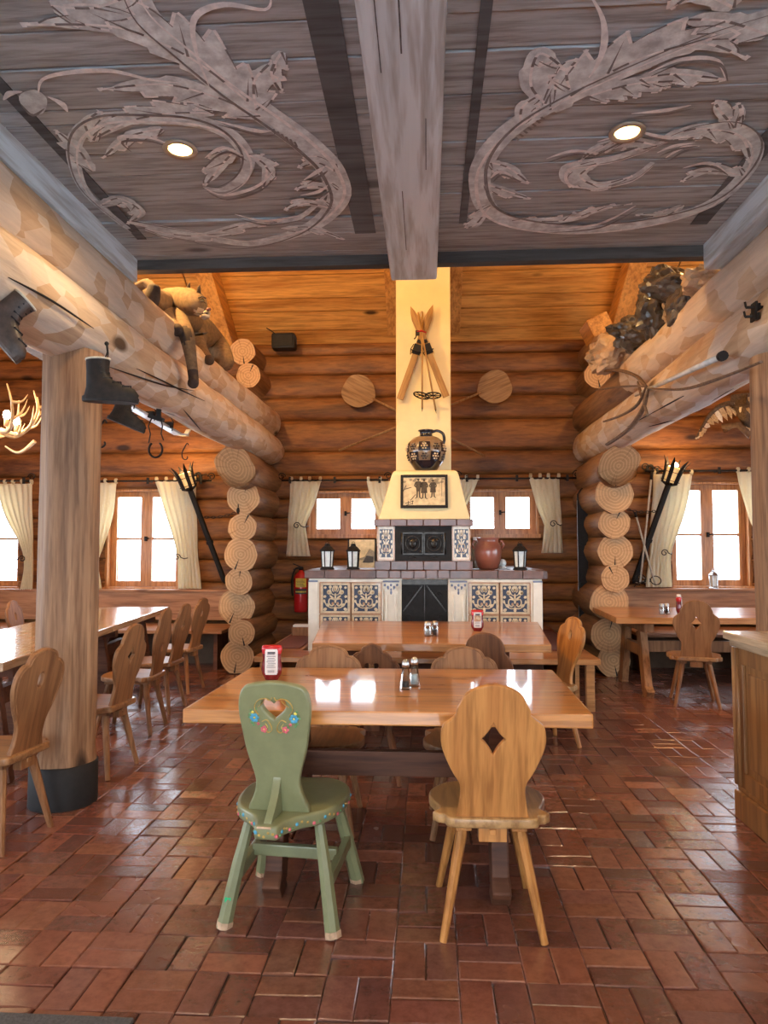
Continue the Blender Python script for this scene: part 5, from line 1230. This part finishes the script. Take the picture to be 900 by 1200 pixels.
b_ = bpy.context.scene.objects[-1] if False else [o for o in C.objects if o.name.startswith('ketchup_bottle')][-1]
MB('label').lathe([(.026, .164), (.03, .166), (.028, .19), (.0001, .192)], n=20, sy=.7).build('cap', b_)
t = ketchup('red ketchup bottle with a picture label on the second table', (.375, 5.35, .7802), 0, .95)
MB('brownglz', 'cream').box((0, -.0315, .1), (.05, .002, .045)).box((.004, -.033, .102), (.03, .002, .02), (0, .5, 0), 1).build('picture_label', t)
def shaker(lab, p, tall, fill, grp):
    t = thing('shaker', lab, 'shaker', p, 0, grp)
    if tall:
        MB('glass').lathe([(.0001, .0), (.024, 0), (.026, .006), (.022, .04), (.0165, .085), (.0145, .1), (.0145, .104), (.013, .104), (.013, .1), (.0145, .085), (.0195, .04), (.022, .012), (.0001, .01)], n=8, smooth=False).build('glass_body', t)
        MB(fill).lathe([(.0001, .0115), (.02, .0125), (.0185, .035), (.0001, .037)] if fill == 'pepper' else [(.0001, .0115), (.02, .0125), (.0165, .055), (.0001, .057)], n=8).build('filling', t)
        MB('steel').lathe([(.0165, .1), (.017, .112), (.015, .122), (.009, .132), (.0001, .135)], n=20).build('cap', t)
    else:
        MB('glass').lathe([(.0001, 0), (.024, 0), (.026, .006), (.026, .06), (.021, .072), (.021, .078), (.018, .078), (.018, .072), (.023, .06), (.023, .008), (.0001, .006)], n=20).build('glass_body', t)
        MB(fill).lathe([(.0001, .0065), (.0225, .0085), (.0225, .05), (.0001, .052)], n=20).build('filling', t)
        MB('steel').lathe([(.0225, .074), (.0235, .078), (.0225, .098), (.014, .104), (.0001, .106)], n=20).build('cap', t)
    return t
gs = 'salt and pepper shakers'
shaker('tall slender glass shaker with pepper on the front table, left of the pair', (-.096, 3.2, .7602), True, 'pepper', gs); shaker('tall slender glass shaker with salt on the front table, right of the pair', (-.058, 3.27, .7602), True, 'salt', gs)
shaker('small salt jar on the second table, left one of the pair', (.005, 5.0, .7802), False, 'salt', gs); shaker('small pepper jar on the second table, right one of the pair', (.055, 5.03, .7802), False, 'pepper', gs)
shaker('small salt jar beside the ketchup on the right table', (2.27, 7.05, .7602), False, 'salt', gs); shaker('small pepper jar between salt and ketchup on the right table', (2.33, 7.09, .7602), False, 'pepper', gs)
c = at(352, 748, Z=.45); t = thing('napkin_box', 'small wooden box with white napkins on the bench left of the fireplace', 'box', (-1.36, 7.7, .4505))
MB('brownc').b2(-.1, .1, -.07, .07, 0, .1).build('box', t, bevel=.004); MB('label').b2(-.09, .09, -.06, .06, .1, .125).build('napkins', t, bevel=.01)

ms = bpy.data.materials.new('shaker_glass'); ms.use_nodes = True; nt = ms.node_tree; nt.nodes.remove(nt.nodes['Principled BSDF'])
tr = N(nt, 'ShaderNodeBsdfTransparent'); tr.inputs[0].default_value = (.9, .93, .93, 1); gl = N(nt, 'ShaderNodeBsdfGlossy'); gl.inputs['Roughness'].default_value = .05; mx = N(nt, 'ShaderNodeMixShader'); lw = N(nt, 'ShaderNodeLayerWeight'); lw.inputs[0].default_value = .55
nt.links.new(lw.outputs['Facing'], mx.inputs[0]); nt.links.new(tr.outputs[0], mx.inputs[1]); nt.links.new(gl.outputs[0], mx.inputs[2]); nt.links.new(mx.outputs[0], nt.nodes['Material Output'].inputs[0])
for o in list(bpy.data.objects):
    if o.name.startswith('glass_body'): o.data.materials[0] = ms
# long drying cracks in the peeled logs
def oncyl(px, py, cx, cz, r):
    d = at(px, py, Y=1.0) - CAMLOC; ox, oz = CAMLOC.x - cx, CAMLOC.z - cz
    a = d.x ** 2 + d.z ** 2; b = 2 * (ox * d.x + oz * d.z); c = ox * ox + oz * oz - r * r; q = b * b - 4 * a * c
    if q < 0: return None
    return CAMLOC + d * ((-b - math.sqrt(q)) / (2 * a))
LB = [o for o in bpy.data.objects if o.name.startswith('log_beam')]
for lg, cx, cz, r, lines in ((LB[0], -2.02, 2.65, .212, ([(128, 430), (160, 441), (195, 452), (228, 458)], [(160, 432), (190, 446), (214, 458), (240, 470)], [(10, 325), (60, 352), (110, 385)], [(215, 480), (236, 505)])),
                             (LB[3], 2.03, 2.67, .212, ([(735, 500), (790, 470), (850, 438)], [(760, 500), (800, 488), (860, 455)]))):
    mb = MB('black')
    for ln in lines:
        P = [oncyl(p.x, p.y, cx, cz, r) for p in cr([Vector(q) for q in ln], False, 5)]; P = [p for p in P if p is not None]
        if len(P) > 2: mb.tube(P, [.0015 + .0045 * math.sin(math.pi * i / (len(P) - 1)) for i in range(len(P))], 6)
    o = mb.build('drying_crack', lg, recalc=False); o.matrix_parent_inverse = lg.matrix_basis.inverted()
# ================================================================== HANGING THINGS AND DECORATION
def boot(lab, loc, rot, s, mat, grp='old laced boots'):
    t = thing('boot', lab, 'boot', loc, 0, grp); t.rotation_euler = rot; t.scale = (s, s, s)
    # rings along the boot: (centre x, z, half length x, half width y), foot points to +x
    secs = [(.035, .025, .145, .046), (.04, .045, .145, .046), (.03, .075, .13, .045), (-.005, .1, .095, .042), (-.035, .125, .066, .04), (-.045, .16, .058, .04), (-.048, .2, .06, .043), (-.048, .225, .061, .044)]
    mb = MB(mat, 'felt', 'lining'); n = 24; vs = []
    for cx, z, hx, hy in secs:
        for k in range(n):
            a = 2 * math.pi * k / n; x = math.cos(a); y = math.sin(a); x = math.copysign(abs(x) ** .85, x); vs.append((cx + hx * x, hy * math.copysign(abs(y) ** .8, y), z))
    m_ = len(secs)
    mb.add(vs, [(i * n + k, i * n + (k + 1) % n, (i + 1) * n + (k + 1) % n, (i + 1) * n + k) for i in range(m_ - 1) for k in range(n)], 0, True); mb.add(vs[:n], [tuple(range(n))], 0)
    mb.build('boot_upper', t, recalc=False)
    sole = MB(mat); sole.add([], []); vs = []
    for z, e in ((0, 0), (.012, .003), (.027, .002)):
        for k in range(n):
            a = 2 * math.pi * k / n; x = math.cos(a); x = math.copysign(abs(x) ** .85, x); y = math.sin(a); vs.append((.035 + (.149 + e) * x, (.05 + e) * math.copysign(abs(y) ** .8, y), z))
    sole.add(vs, [(i * n + k, i * n + (k + 1) % n, (i + 1) * n + (k + 1) % n, (i + 1) * n + k) for i in range(2) for k in range(n)] + [tuple(reversed(range(n))), tuple(range(2 * n, 3 * n))]); sole.build('sole', t, recalc=False)
    cuff = MB('felt'); cuff.tube([(-.048 + .062 * math.cos(a * .2618), .045 * math.sin(a * .2618), .226 + .004 * math.cos(a * .26)) for a in range(25)], .006, 6, caps=False); cuff.build('cuff', t)
    MB('lining').lathe([(.0001, .13), (.05, .13), (.056, .223)], c=(-.048, 0, 0), n=20, sy=.7).build('lining', t, recalc=False)
    lc = MB('black')
    for k in range(6):
        z = (.082, .102, .124, .15, .178, .204)[k]; x = next(c0 + h0 + (c1 + h1 - c0 - h0) * (z - z0) / (z1 - z0) for (c0, z0, h0, _), (c1, z1, h1, _) in zip(secs, secs[1:]) if z0 <= z <= z1) - .004
        lc.tube([(x - .022, -.034, z), (x - .004, -.018, z + .004), (x + .003, 0, z + .008), (x - .004, .018, z + .004), (x - .022, .034, z)], .0042, 6); lc.ball((x - .024, -.035, z), .006, 6); lc.ball((x - .024, .035, z), .006, 6)
    lc.build('laces', t)
    return t
c = at(121, 469, Y=3.55); bt = boot('black laced boot hanging by its laces against the left post', (c.x - .02, 3.6, c.z), (0, R(3), 0), 1.0, 'leather')
MB('black').tube([(.0, 0, .215), (-.01, .03, .27), (-.035, .06, .335)], .004, 6).tube([(-.02, .01, .22), (-.02, .04, .28), (-.04, .06, .335)], .004, 6).ball((-.037, .06, .33), .012).build('hanging_laces', bt)
c = at(124, 488, Y=3.95); boot('second black boot half hidden behind the one hanging on the post', (c.x - .02, 4.2, c.z - .0), (0, R(22), R(12)), .8, 'leather')
c = at(22, 420, Y=2.95); boot('brown laced boot hanging toe down at the upper left edge', (c.x - .135, 2.95, c.z + .11), (R(-15), R(48), R(5)), .95, 'bleather')
c = at(20, 372, Y=3.12); boot('brown boot lying with its opening to the right at the upper left edge', (c.x - .22, 3.12, c.z - .04), (R(0), R(98), R(-22)), .95, 'bleather')
a, b = at(-6, 318, Y=3.05), at(16, 358, Y=3.0); tag(MB('leather').bar(a, b, .03, .006).build('leather_strap', bevel=.002), 'dark leather strap dangling above the brown boots', 'strap')
# weathered ski slung under the left logs
X_ = -2.235; a, b = at(14, 396, X=X_), at(221, 516, X=X_); d = b - a
t = thing('weathered_ski', 'pale grey weathered ski hung under the left log beside the post', 'ski', a)
MB('greyski').bar((0, 0, 0), d * .9, .07, .02).bar(d * .9, d * .97 + Vector((0, 0, .03)), .07, .018).bar(d * .97 + Vector((0, 0, .03)), d + Vector((0, 0, .1)), .045, .014).build('ski_blade', t, bevel=.004)
for q in (.1, .52, .66, .8): MB('iron').box(d * q + Vector((0, 0, .02)), (.1, .03, .05)).tube([d * q + Vector((.05, 0, -.03)), d * q + Vector((.05, .03, .05)), d * q + Vector((0, 0, .15))], .005, 6).build('ski_bracket', t)
# horseshoe hanging on straps
c = at(183, 490, X=-2.05); t = thing('horseshoe', 'black horseshoe dangling on two wires below the left log', 'horseshoe', c, 0)
w_ = c.y / FPX
mb = MB('iron'); mb.tube([(-.035, 0, .0), (-.06, 0, -.06), (-.045, .005, -.12), (-.055, 0, -.19)], .005, 6).tube([(.035, 0, 0), (.05, 0, -.06), (.04, 0, -.12), (.06, 0, -.17)], .005, 6).build('wires', t)
mb = MB('iron'); mb.tube([(.052 * math.sin(a), 0, -.24 + .06 * -math.cos(a)) for a in [(-2.5 + 5.0 * k / 16) for k in range(17)]], .013, 8, squash=.6).build('shoe', t)
MB('iron').box((0, 0, .0), (.12, .04, .03), (0, .3, 0)).box((.02, 0, .04), (.03, .03, .12)).build('bracket', t)
def shook(px, py, X, lab, h=.14):
    c = at(px, py, X=X); mb = MB('iron'); P = [Vector(p) for p in ((.05, 0, .11), (.035, 0, .13), (.02, 0, .115), (-.01, 0, .06), (-.03, 0, .01), (-.02, 0, -.05), (.015, 0, -.07), (.04, 0, -.05), (.035, 0, -.03))]
    mb.tube([Vector(p) * h / .14 for p in cr(P, False, 4)], .007 * h / .14, 6); o = mb.build('iron_hook', loc=c); tag(o, lab, 'hook', 'black iron hooks'); return o
shook(117, 513, -1.88, 'black S-shaped iron hook sticking out of the right side of the left post', .11); shook(216, 532, -2.1, 'small black iron hook below the tip of the weathered ski', .1)
MB('iron').tube([(0, 0, 0), (.05, 0, 0)], .006, 6)
# lantern torches leaning at both stacks
def torch(foot, head, Y0, Y1, lab, lit, side):
    a, b = at(*foot, Y=Y0), at(*head, Y=Y1); t = thing('torch_lamp', lab, 'wall lamp', a, 0, 'wrought iron torch lamps'); d = b - a; L = d.length
    q = Vector((0, 0, 1)).rotation_difference(d.normalized()); t.rotation_mode = 'QUATERNION'; t.rotation_quaternion = q
    MB('iron').tube([(0, 0, 0), (0, 0, .05), (0, 0, L - .02)], [.012, .034, .036], 8, smooth=False).tube([(0, 0, L * .42), (0, 0, L * .45)], .046, 8, smooth=False).build('handle', t)
    cg = MB('iron')
    for k in range(6):
        an = k * math.pi / 3; u = Vector((math.cos(an), math.sin(an), 0)); p = [Vector((0, 0, L - .03)) + u * .03, Vector((0, 0, L + .0)) + u * .09, Vector((0, 0, L + .14)) + u * .1, Vector((0, 0, L + .23)) + u * .12, Vector((0, 0, L + .3)) + u * .165]
        for i in range(4): cg.bar(p[i], p[i + 1], .045 if i < 3 else .04, .008, up=u, w1=1 if i < 3 else .25)
    for zz in (L + .03, L + .13, L + .14 + .06):
        for k in range(12):
            a0, a1 = k * math.pi / 6, (k + 1) * math.pi / 6; cg.bar((.103 * math.cos(a0), .103 * math.sin(a0), zz), (.103 * math.cos(a1), .103 * math.sin(a1), zz), .022, .006)
    cg.build('cage', t)
    (MB('bulb').ball((0, 0, L + .22), .035, 12).build('bulb', t) if side < 0 else None); MB('amber').lathe([(.0001, L + .01), (.07, L + .01), (.08, L + .19), (.06, L + .2)], n=12, smooth=False).build('lamp_shade', t)
    lamp('torch_bulb', 'POINT', a + d + d.normalized() * .12 + Vector((0, -.02, .15)), lit, (1, .6, .24), .06)
    c = MB('iron'); m_ = Vector((0, 0, L * .62))
    return t
torch((264, 684), (222, 572), 8.84, 8.62, 'wrought iron torch lamp leaning left against the log ends at the left', 14, 1)
torch((742, 684), (784, 566), 8.84, 8.62, 'lit wrought iron torch lamp leaning right beside the right window', 14, -1)
def chain(pa, pb, Y, lab):
    a, b = at(*pa, Y=Y), at(*pb, Y=Y); n = 9; mb = MB('iron')
    for k in range(n):
        c = a + (b - a) * (k + .5) / n + Vector((0, 0, -.02 * math.sin(math.pi * (k + .5) / n))); w_ = (b - a).length / n * .62
        mb.tube([(c.x + w_ * math.cos(q * .785), c.y + (.012 * math.sin(q * .785) if k % 2 else 0), c.z + (0 if k % 2 else .012 * math.sin(q * .785))) for q in range(9)], .0045, 5, caps=False)
    tag(mb.build('chain'), lab, 'chain', 'iron chains')
chain((240, 606), (276, 601), 8.1, 'iron chain holding the left torch lamp to the log ends'); chain((735, 597), (768, 599), 8.2, 'iron chain holding the right torch lamp to the log ends')
c = at(279, 597, Y=7.82); mb = MB('iron'); mb.tube([(0, 0, .06), (.005, -.01, .03)], .006, 6).lathe([(.0001, -.05), (.012, -.045), (.02, -.02), (.016, .01), (.0001, .03)], n=10); tag(mb.build('iron_weight', loc=c), 'small teardrop iron weight hanging on the top left log end', 'weight')
# pale crossed poles behind the right torch
for (a_, b_), lab in ((((764, 553), (750, 684)), 'pale thin ski pole leaning left behind the lit torch'), (((744, 600), (768, 686)), 'pale thin ski pole leaning right behind the lit torch')):
    p, q = at(*a_, Y=8.62), at(*b_, Y=8.6); t = thing('ski_pole', lab, 'ski pole', q, 0, 'pale crossed poles'); MB('felt').tube([(0, 0, 0), p - q], .012, 8).build('pole_shaft', t); MB('leather').tube([(p - q) * .93, (p - q)], .017, 8).build('grip', t)
    MB('iron').tube([(.06 * math.cos(k * .393), .02 * math.sin(k * .393) - .02, .06 + .05 * math.sin(k * .393)) for k in range(17)], .006, 6, caps=False).build('pole_basket', t)
mb = MB('iron', 'felt'); c = at(752, 684, Y=8.9)
for k in range(16): p = Vector((rnd.uniform(-.11, .13), rnd.uniform(-.05, .05), rnd.uniform(-.02, .06))); mb.tube([p, p + Vector((rnd.uniform(-.06, .06), 0, rnd.uniform(-.01, .06))), p + Vector((rnd.uniform(-.08, .08), 0, rnd.uniform(-.03, .04)))], .006, 5, k % 4 == 0)
tag(mb.build('wire_bundle', loc=c), 'dark tangled wire bundle lying below the crossed pale poles', 'wire bundle')
for px, py, lab in ((232, 558, 'iron flower ornament beside the left torch head'), (762, 549, 'iron flower ornament beside the right torch head')):
    c = at(px, py, Y=8.87); mb = MB('iron'); 
    for k in range(5): mb.ball((.035 * math.cos(k * 1.257), 0, .035 * math.sin(k * 1.257)), (.022, .012, .03), 8, 0, (0, -k * 1.257, 0))
    mb.tube([(0, .02, 0), (.1, .02, .03), (.16, .03, -.02), (.1, .02, -.06), (0, .02, -.03)], .006, 6); tag(mb.build('iron_ornament', loc=c), lab, 'ornament', 'iron ornaments')
# antler chandelier
c = at(-16, 497, Y=6.2); t = thing('antler_chandelier', 'antler chandelier with lit bulbs at the left edge', 'chandelier', c)
rs = random.Random(4)
for k in range(9):
    an = k * 2 * math.pi / 9 + .2; u = Vector((math.cos(an), math.sin(an), 0)); v = Vector((-u.y, u.x, 0)); mb = MB('antler')
    base = u * .12 + Vector((0, 0, -.05)); pts = [base, base + u * .14 + v * .05 + Vector((0, 0, -.03)), base + u * .26 + v * .02 + Vector((0, 0, .06)), base + u * .33 - v * .03 + Vector((0, 0, .2)), base + u * .3 - v * .06 + Vector((0, 0, .36))]
    mb.tube(cr(pts, False, 5), [.024 - .0009 * i for i in range(21)], 8)
    for q, (fr, l) in enumerate(((1, .16), (2, .2), (3, .16))):
        p = pts[fr]; dd = (u * rs.uniform(.3, .8) + v * rs.uniform(-.9, .9) + Vector((0, 0, rs.uniform(.1, .9)))).normalized(); mb.tube(cr([p, p + dd * l * .5, p + dd * l * .8 + Vector((0, 0, l * .4))], False, 4), [.017, .015, .013, .012, .01, .008, .006, .004, .002], 7)
    mb.build('antler', t)
for k in range(5):
    an = k * 2 * math.pi / 5 - .35; u = Vector((math.cos(an), math.sin(an), 0)) * .26
    s_ = MB('antler').tube([u + Vector((0, 0, -.04)), u + Vector((0, 0, .03))], .02, 10).build('candle_socket', t); MB('bulb').ball(u + Vector((0, 0, .065)), (.03, .03, .045), 12).build('bulb', s_)
MB('iron').tube([(0, 0, -.05), (0, 0, 1.1)], .012, 8).ball((0, 0, -.04), .1, 12).build('hanging_stem', t)
lamp('chandelier_light', 'POINT', c + Vector((.1, -.1, .12)), 26, (1, .68, .36), .2)
a, b = at(6, 523, Y=6.3), at(41, 517, Y=6.3); mb = MB('antler'); mb.tube(cr([a, at(18, 530, Y=6.3), at(28, 528, Y=6.3), b], False, 5), [.006 + .001 * k for k in range(16)], 8); tag(mb.build('antler'), 'single curved antler hanging below the antler chandelier', 'antler')
# cougar on the left log
def p3(px, py, Y): return at(px, py, Y=Y)
t = thing('cougar', 'stuffed cougar draped over the upper left log, head turned right', 'cougar', (-2.0, 5.6, 3.18)); inv = -Vector(t.location)
V = [p3(250, 402, 6.7), p3(235, 385, 6.35), p3(215, 372, 5.95), p3(200, 360, 5.6), p3(205, 350, 5.45), p3(214, 352, 5.4), p3(226, 354, 5.3), p3(237, 362, 5.2)]
rad = [(.13, .13), (.135, .13), (.13, .12), (.125, .12), (.1, .1), (.108, .108), (.122, .122), (.068, .066)]
E_ = [(i, i + 1) for i in range(7)]
def limb(root, pts, rr):
    i0 = len(V); prev = root
    for p, r in zip(pts, rr): V.append(p); rad.append((r, r)); E_.append((prev, len(V) - 1)); prev = len(V) - 1
limb(3, [p3(209, 374, 5.3), p3(219, 392, 5.12), p3(224, 420, 5.1), p3(227, 444, 5.08), p3(226, 452, 5.02)], [.08, .062, .045, .04, .048])      # hanging foreleg
limb(3, [p3(193, 366, 5.3), p3(199, 380, 5.15), p3(211, 390, 5.05)], [.075, .058, .05])     # other foreleg
limb(0, [p3(258, 412, 6.6), p3(266, 430, 6.45)], [.12, .085])     # haunch
limb(1, [p3(232, 402, 6.1), p3(240, 417, 5.95), p3(248, 425, 5.88)], [.07, .05, .045])     # hind leg
limb(3, [p3(182, 352, 5.15), p3(172, 345, 4.98)], [.1, .085])
V = [v + inv for v in V]
body = skin('cougar_body', V, E_, rad, 'fur', t, 2, ['fur', 'furdark', 'furlight'], 2)
tips = [V[12], V[15], V[20]]; hd = V[7]
for p in body.data.polygons:
    c = p.center
    if min((c - q).length for q in (V[12], V[11])) < .068 or (c - V[15]).length < .085 or (c - V[20]).length < .08: p.material_index = 1
    elif (c - V[7]).length < .075 and c.z < V[7].z + .0: p.material_index = 2
# tail with black tip
MB('fur', 'furdark').tube(cr([p3(160, 338, 4.95) + inv, p3(172, 332, 4.9) + inv, p3(180, 340, 4.85) + inv], False, 4), .035, 10, 0).tube(cr([p3(181, 336, 4.84) + inv, p3(178, 350, 4.82) + inv, p3(174, 362, 4.8) + inv], False, 4), [.042, .046, .05, .054, .056, .056, .054, .05, .035], 12, 1).build('tail', t)
MB('furdark').ball(p3(157, 343, 4.9) + inv, (.07, .05, .03), 10).build('hind_paw', t)
h = V[6]; m_ = V[7]; f = (m_ - h).normalized()
for s, (px, py) in ((1, (233, 341)), (-1, (221, 338))):
    e = p3(px, py, 5.26 if s > 0 else 5.4) + inv; MB('furdark', 'fur').tube([e - Vector((0, 0, .02)), e + Vector((.0, 0, .02)), e + Vector((.01, -.005, .045))], [.03, .024, .006], 10, squash=.5).build('ear', t)
e = p3(237, 351, 5.19) + inv; MB('eye').ball(e + Vector((0, .01, 0)), .015, 10).build('eye', t); MB('furdark').tube([e + Vector((-.03, 0, .012)), e + Vector((0, -.008, .02)), e + Vector((.03, 0, .008))], .006, 6).tube([e + Vector((-.02, -.004, -.012)), e + Vector((.01, -.01, -.02)), e + Vector((.03, 0, -.03))], .004, 6).build('eye_marking', t)
e = p3(244.5, 362.5, 5.15) + inv; MB('lining').ball(e, (.02, .016, .014), 8).build('nose', t)
e = p3(239, 368, 5.16) + inv; MB('furdark').tube([e + Vector((-.06, .01, .02)), e + Vector((-.02, -.008, -.002)), e + Vector((.03, .0, .004))], .006, 6).build('mouth', t); MB('furlight').ball(e + Vector((.0, .02, -.012)), (.042, .035, .024), 10).ball(e + Vector((.016, .02, .014)), (.028, .03, .02), 10).build('muzzle', t)
# rocks on the right log
def rock(px, py, Y, wpx, hpx, mat, lab, sd, rot=0):
    c = at(px, py, Y=Y); s = Y / FPX / 2; bm = bmesh.new(); bmesh.ops.create_icosphere(bm, subdivisions=4, radius=1)
    rx, rz = wpx * s, hpx * s
    for v in bm.verts:
        n1 = noise.noise(v.co * 1.3 + Vector((sd, 0, 0))); cell = noise.cell(v.co * 2.2 + Vector((sd, sd, 0)))
        vv = noise.voronoi(v.co * 1.5 + Vector((sd, 3, 0)))[0]
        v.co *= 1 + .4 * n1 + .4 * (vv[1] - vv[0]) - .1; v.co += v.normal * (.16 * noise.noise(v.co * 4) + .07 * noise.noise(v.co * 11))
        v.co = Vector((v.co.x * rx, v.co.y * max(rx, rz) * 1.0, v.co.z * rz))
    bmesh.ops.rotate(bm, cent=(0, 0, 0), matrix=Matrix.Rotation(R(rot), 3, 'Y'), verts=bm.verts)
    me = bpy.data.meshes.new('rock'); bm.to_mesh(me); bm.free(); me.materials.append(M[mat]); o = bpy.data.objects.new('rock', me); C.objects.link(o); o.location = c
    for p in me.polygons: p.use_smooth = False
    tag(o, lab, 'rock', 'rocks piled on the right log')
rock(717, 413, 7.0, 62, 42, 'rockt', 'brown boulder lowest of the rocks on the right log', 1, -25)
rock(741, 390, 6.45, 58, 38, 'rock', 'dark rock with a pale shiny face above the brown boulder', 2.3, 20)
rock(769, 366, 5.85, 48, 64, 'rock', 'tall dark rock in the middle of the pile on the right log', 4.1)
rock(781, 335, 5.5, 60, 38, 'rock', 'dark wedge rock topmost on the left of the pile', 5.7, 20)
rock(803, 352, 5.2, 32, 52, 'rock', 'narrow dark rock hugging the right log under the beam', 7.4, 20)
rock(824, 330, 5.0, 44, 36, 'rockt', 'tan rock lit yellow just under the grey ceiling beam', 9.9)
rock(787, 362, 5.6, 18, 30, 'rockt', 'small tan stone wedged between the darker rocks', 11.2)
c = at(699, 386, Y=8.3); tag(MB('rafter').box(c, (.26, .4, .22), (0, R(-25), 0)).build('wood_block', bevel=.02), 'orange squared timber block behind the rocks at the right', 'timber block')
# steel rod and branching sticks on the right log
def onlog(px, py, X=1.78): return at(px, py, X=X)
t = thing('walking_pole', 'straight silver-grey rod lying along the right log', 'pole', onlog(745, 463, 1.76)); o_ = onlog(745, 463, 1.76)
MB('greyski').tube([(0, 0, 0), onlog(847, 417, 1.76) - o_], [.014, .02], 10).build('pole_shaft', t); MB('black').tube([onlog(845, 418, 1.76) - o_, onlog(848, 416.5, 1.76) - o_], .03, 12).build('end_cap', t)
t = thing('twisted_branch', 'dark twisted branch with curling arms hung on the right log', 'branch', onlog(757, 453, 1.74)); o_ = onlog(757, 453, 1.74)
for pl, r in (([(697, 436), (725, 434), (745, 441), (757, 453)], .02), ([(697, 457.5), (728, 453), (757, 453)], .013), ([(757, 453), (748, 473), (732, 485), (708, 494)], .016), ([(760, 455), (753, 480), (736, 504), (711, 521)], .022), ([(760, 455), (755, 470), (759, 487)], .013), ([(757, 455), (800, 456), (845, 443), (892, 424)], .014), ([(747, 447), (752, 466)], .012)):
    P = cr([onlog(x, y, 1.74) - o_ for x, y in pl], False, 5); n = len(P); MB('branch').tube(P, [r * (.35 + .65 * math.sin(math.pi * min(.5, (i + .5) / n if True else 0) )) if i < n * .5 else r * (1 - .5 * (i / n - .5)) for i in range(n)], 8, jit=.4, squash=.7).build('branch_arm', t)
for (px, py), lab in (((884, 360), 'upper black iron bolt hook on the right log'), ((883, 371), 'lower black iron bolt hook on the right log')):
    c = onlog(px, py, 1.8); o = MB('iron').tube([(.05, 0, 0), (-.045, 0, 0)], .008, 8).box((0, 0, 0), (.012, .06, .05)).box((.02, 0, 0), (.012, .04, .035)).tube([(-.045, 0, 0), (-.05, 0, .03)], .006, 6).build('iron_hook', loc=c); tag(o, lab, 'hook', 'black iron hooks')
# bird of prey on the back wall
c = at(876, 483, Y=8.55); t = thing('stuffed_bird', 'stuffed bird of prey with spread wings on the wall at the right', 'bird', c); s = 8.55 / FPX
def L_(px, py, dy=0): return Vector(((px - 876) * s, dy, -(py - 483) * s))
bd = skin('bird_body', [L_(868, 474), L_(870, 482, -.06), L_(874, 492, -.06), L_(878, 502), L_(866, 472, -.03), L_(867, 481, -.16)], [(0, 1), (1, 2), (2, 3), (0, 4), (1, 5)], [.09, .1, .08, .04, .08, .03], 'featherd', t)
MB('featherw').lathe([(.0001, -.03), (.045, -.02), (.06, .0), (.045, .02), (.0001, .03)], c=(0, 0, 0), n=12).build('face_ruff', t, loc=L_(868, 482, -.1), rot=(R(90), 0, 0))
MB('feather').tube([L_(869, 482, -.17), L_(870, 488, -.2)], [.02, .003], 8).build('beak', t)
def wing(pts, tips, lab):
    mb = MB('feather', 'featherd', 'featherw'); n = len(tips); P = cr([L_(*p) for p in pts], False, 8)
    for i, tp in enumerate(tips):
        a = P[int((len(P) - 1) * (i + .5) / n)]; b = L_(tp[0], tp[1], -.02 - .008 * (i % 3)); d = (b - a); sd_ = Vector((d.z, 0, -d.x)).normalized() * .026
        mb.plate([a - sd_, a + d * .6 - sd_ * 1.2, b, a + d * .6 + sd_ * 1.2, a + sd_], (0, -.006, 0), 0 if i % 3 else 2)
    mb.tube(P, [.035 - .025 * i / len(P) for i in range(len(P))], 8, 1); return mb.build('wing', t)
wing([(860, 472), (845, 476), (832, 488), (822, 505), (818, 512)], [(862, 488), (857, 491), (852, 493), (847, 495), (842, 496), (837, 498), (833, 500), (829, 503), (825, 508), (820, 513)], '')
wing([(868, 466), (878, 463), (888, 464), (893, 470)], [(872, 484), (877, 482), (882, 481), (886, 480), (890, 476), (894, 472)], '')
mb = MB('featherw', 'feather')
for k in range(5): a = L_(876 + k * .8, 488, -.02); b = L_(873 + k * 2, 505 - abs(k - 2) * 1.5, -.04 - .004 * (k % 2)); d = b - a; q = Vector((.02, 0, 0)); mb.plate([a - q, b - q * .6, b + q * .6, a + q], (0, -.005, 0), k % 2)
mb.build('tail', t)
tag(MB('branch', 'log_end').tube([at(846, 500, Y=8.6), at(856, 499, Y=8.55), at(866, 498, Y=8.5), at(880, 512, Y=8.4)], [.03, .035, .038, .034], 10, jit=.3, endmi=1).tube([at(858, 499, Y=8.55), at(850, 504, Y=8.9)], .03, 8).build('perch_branch'), 'short crooked branch perch below the stuffed bird', 'branch')
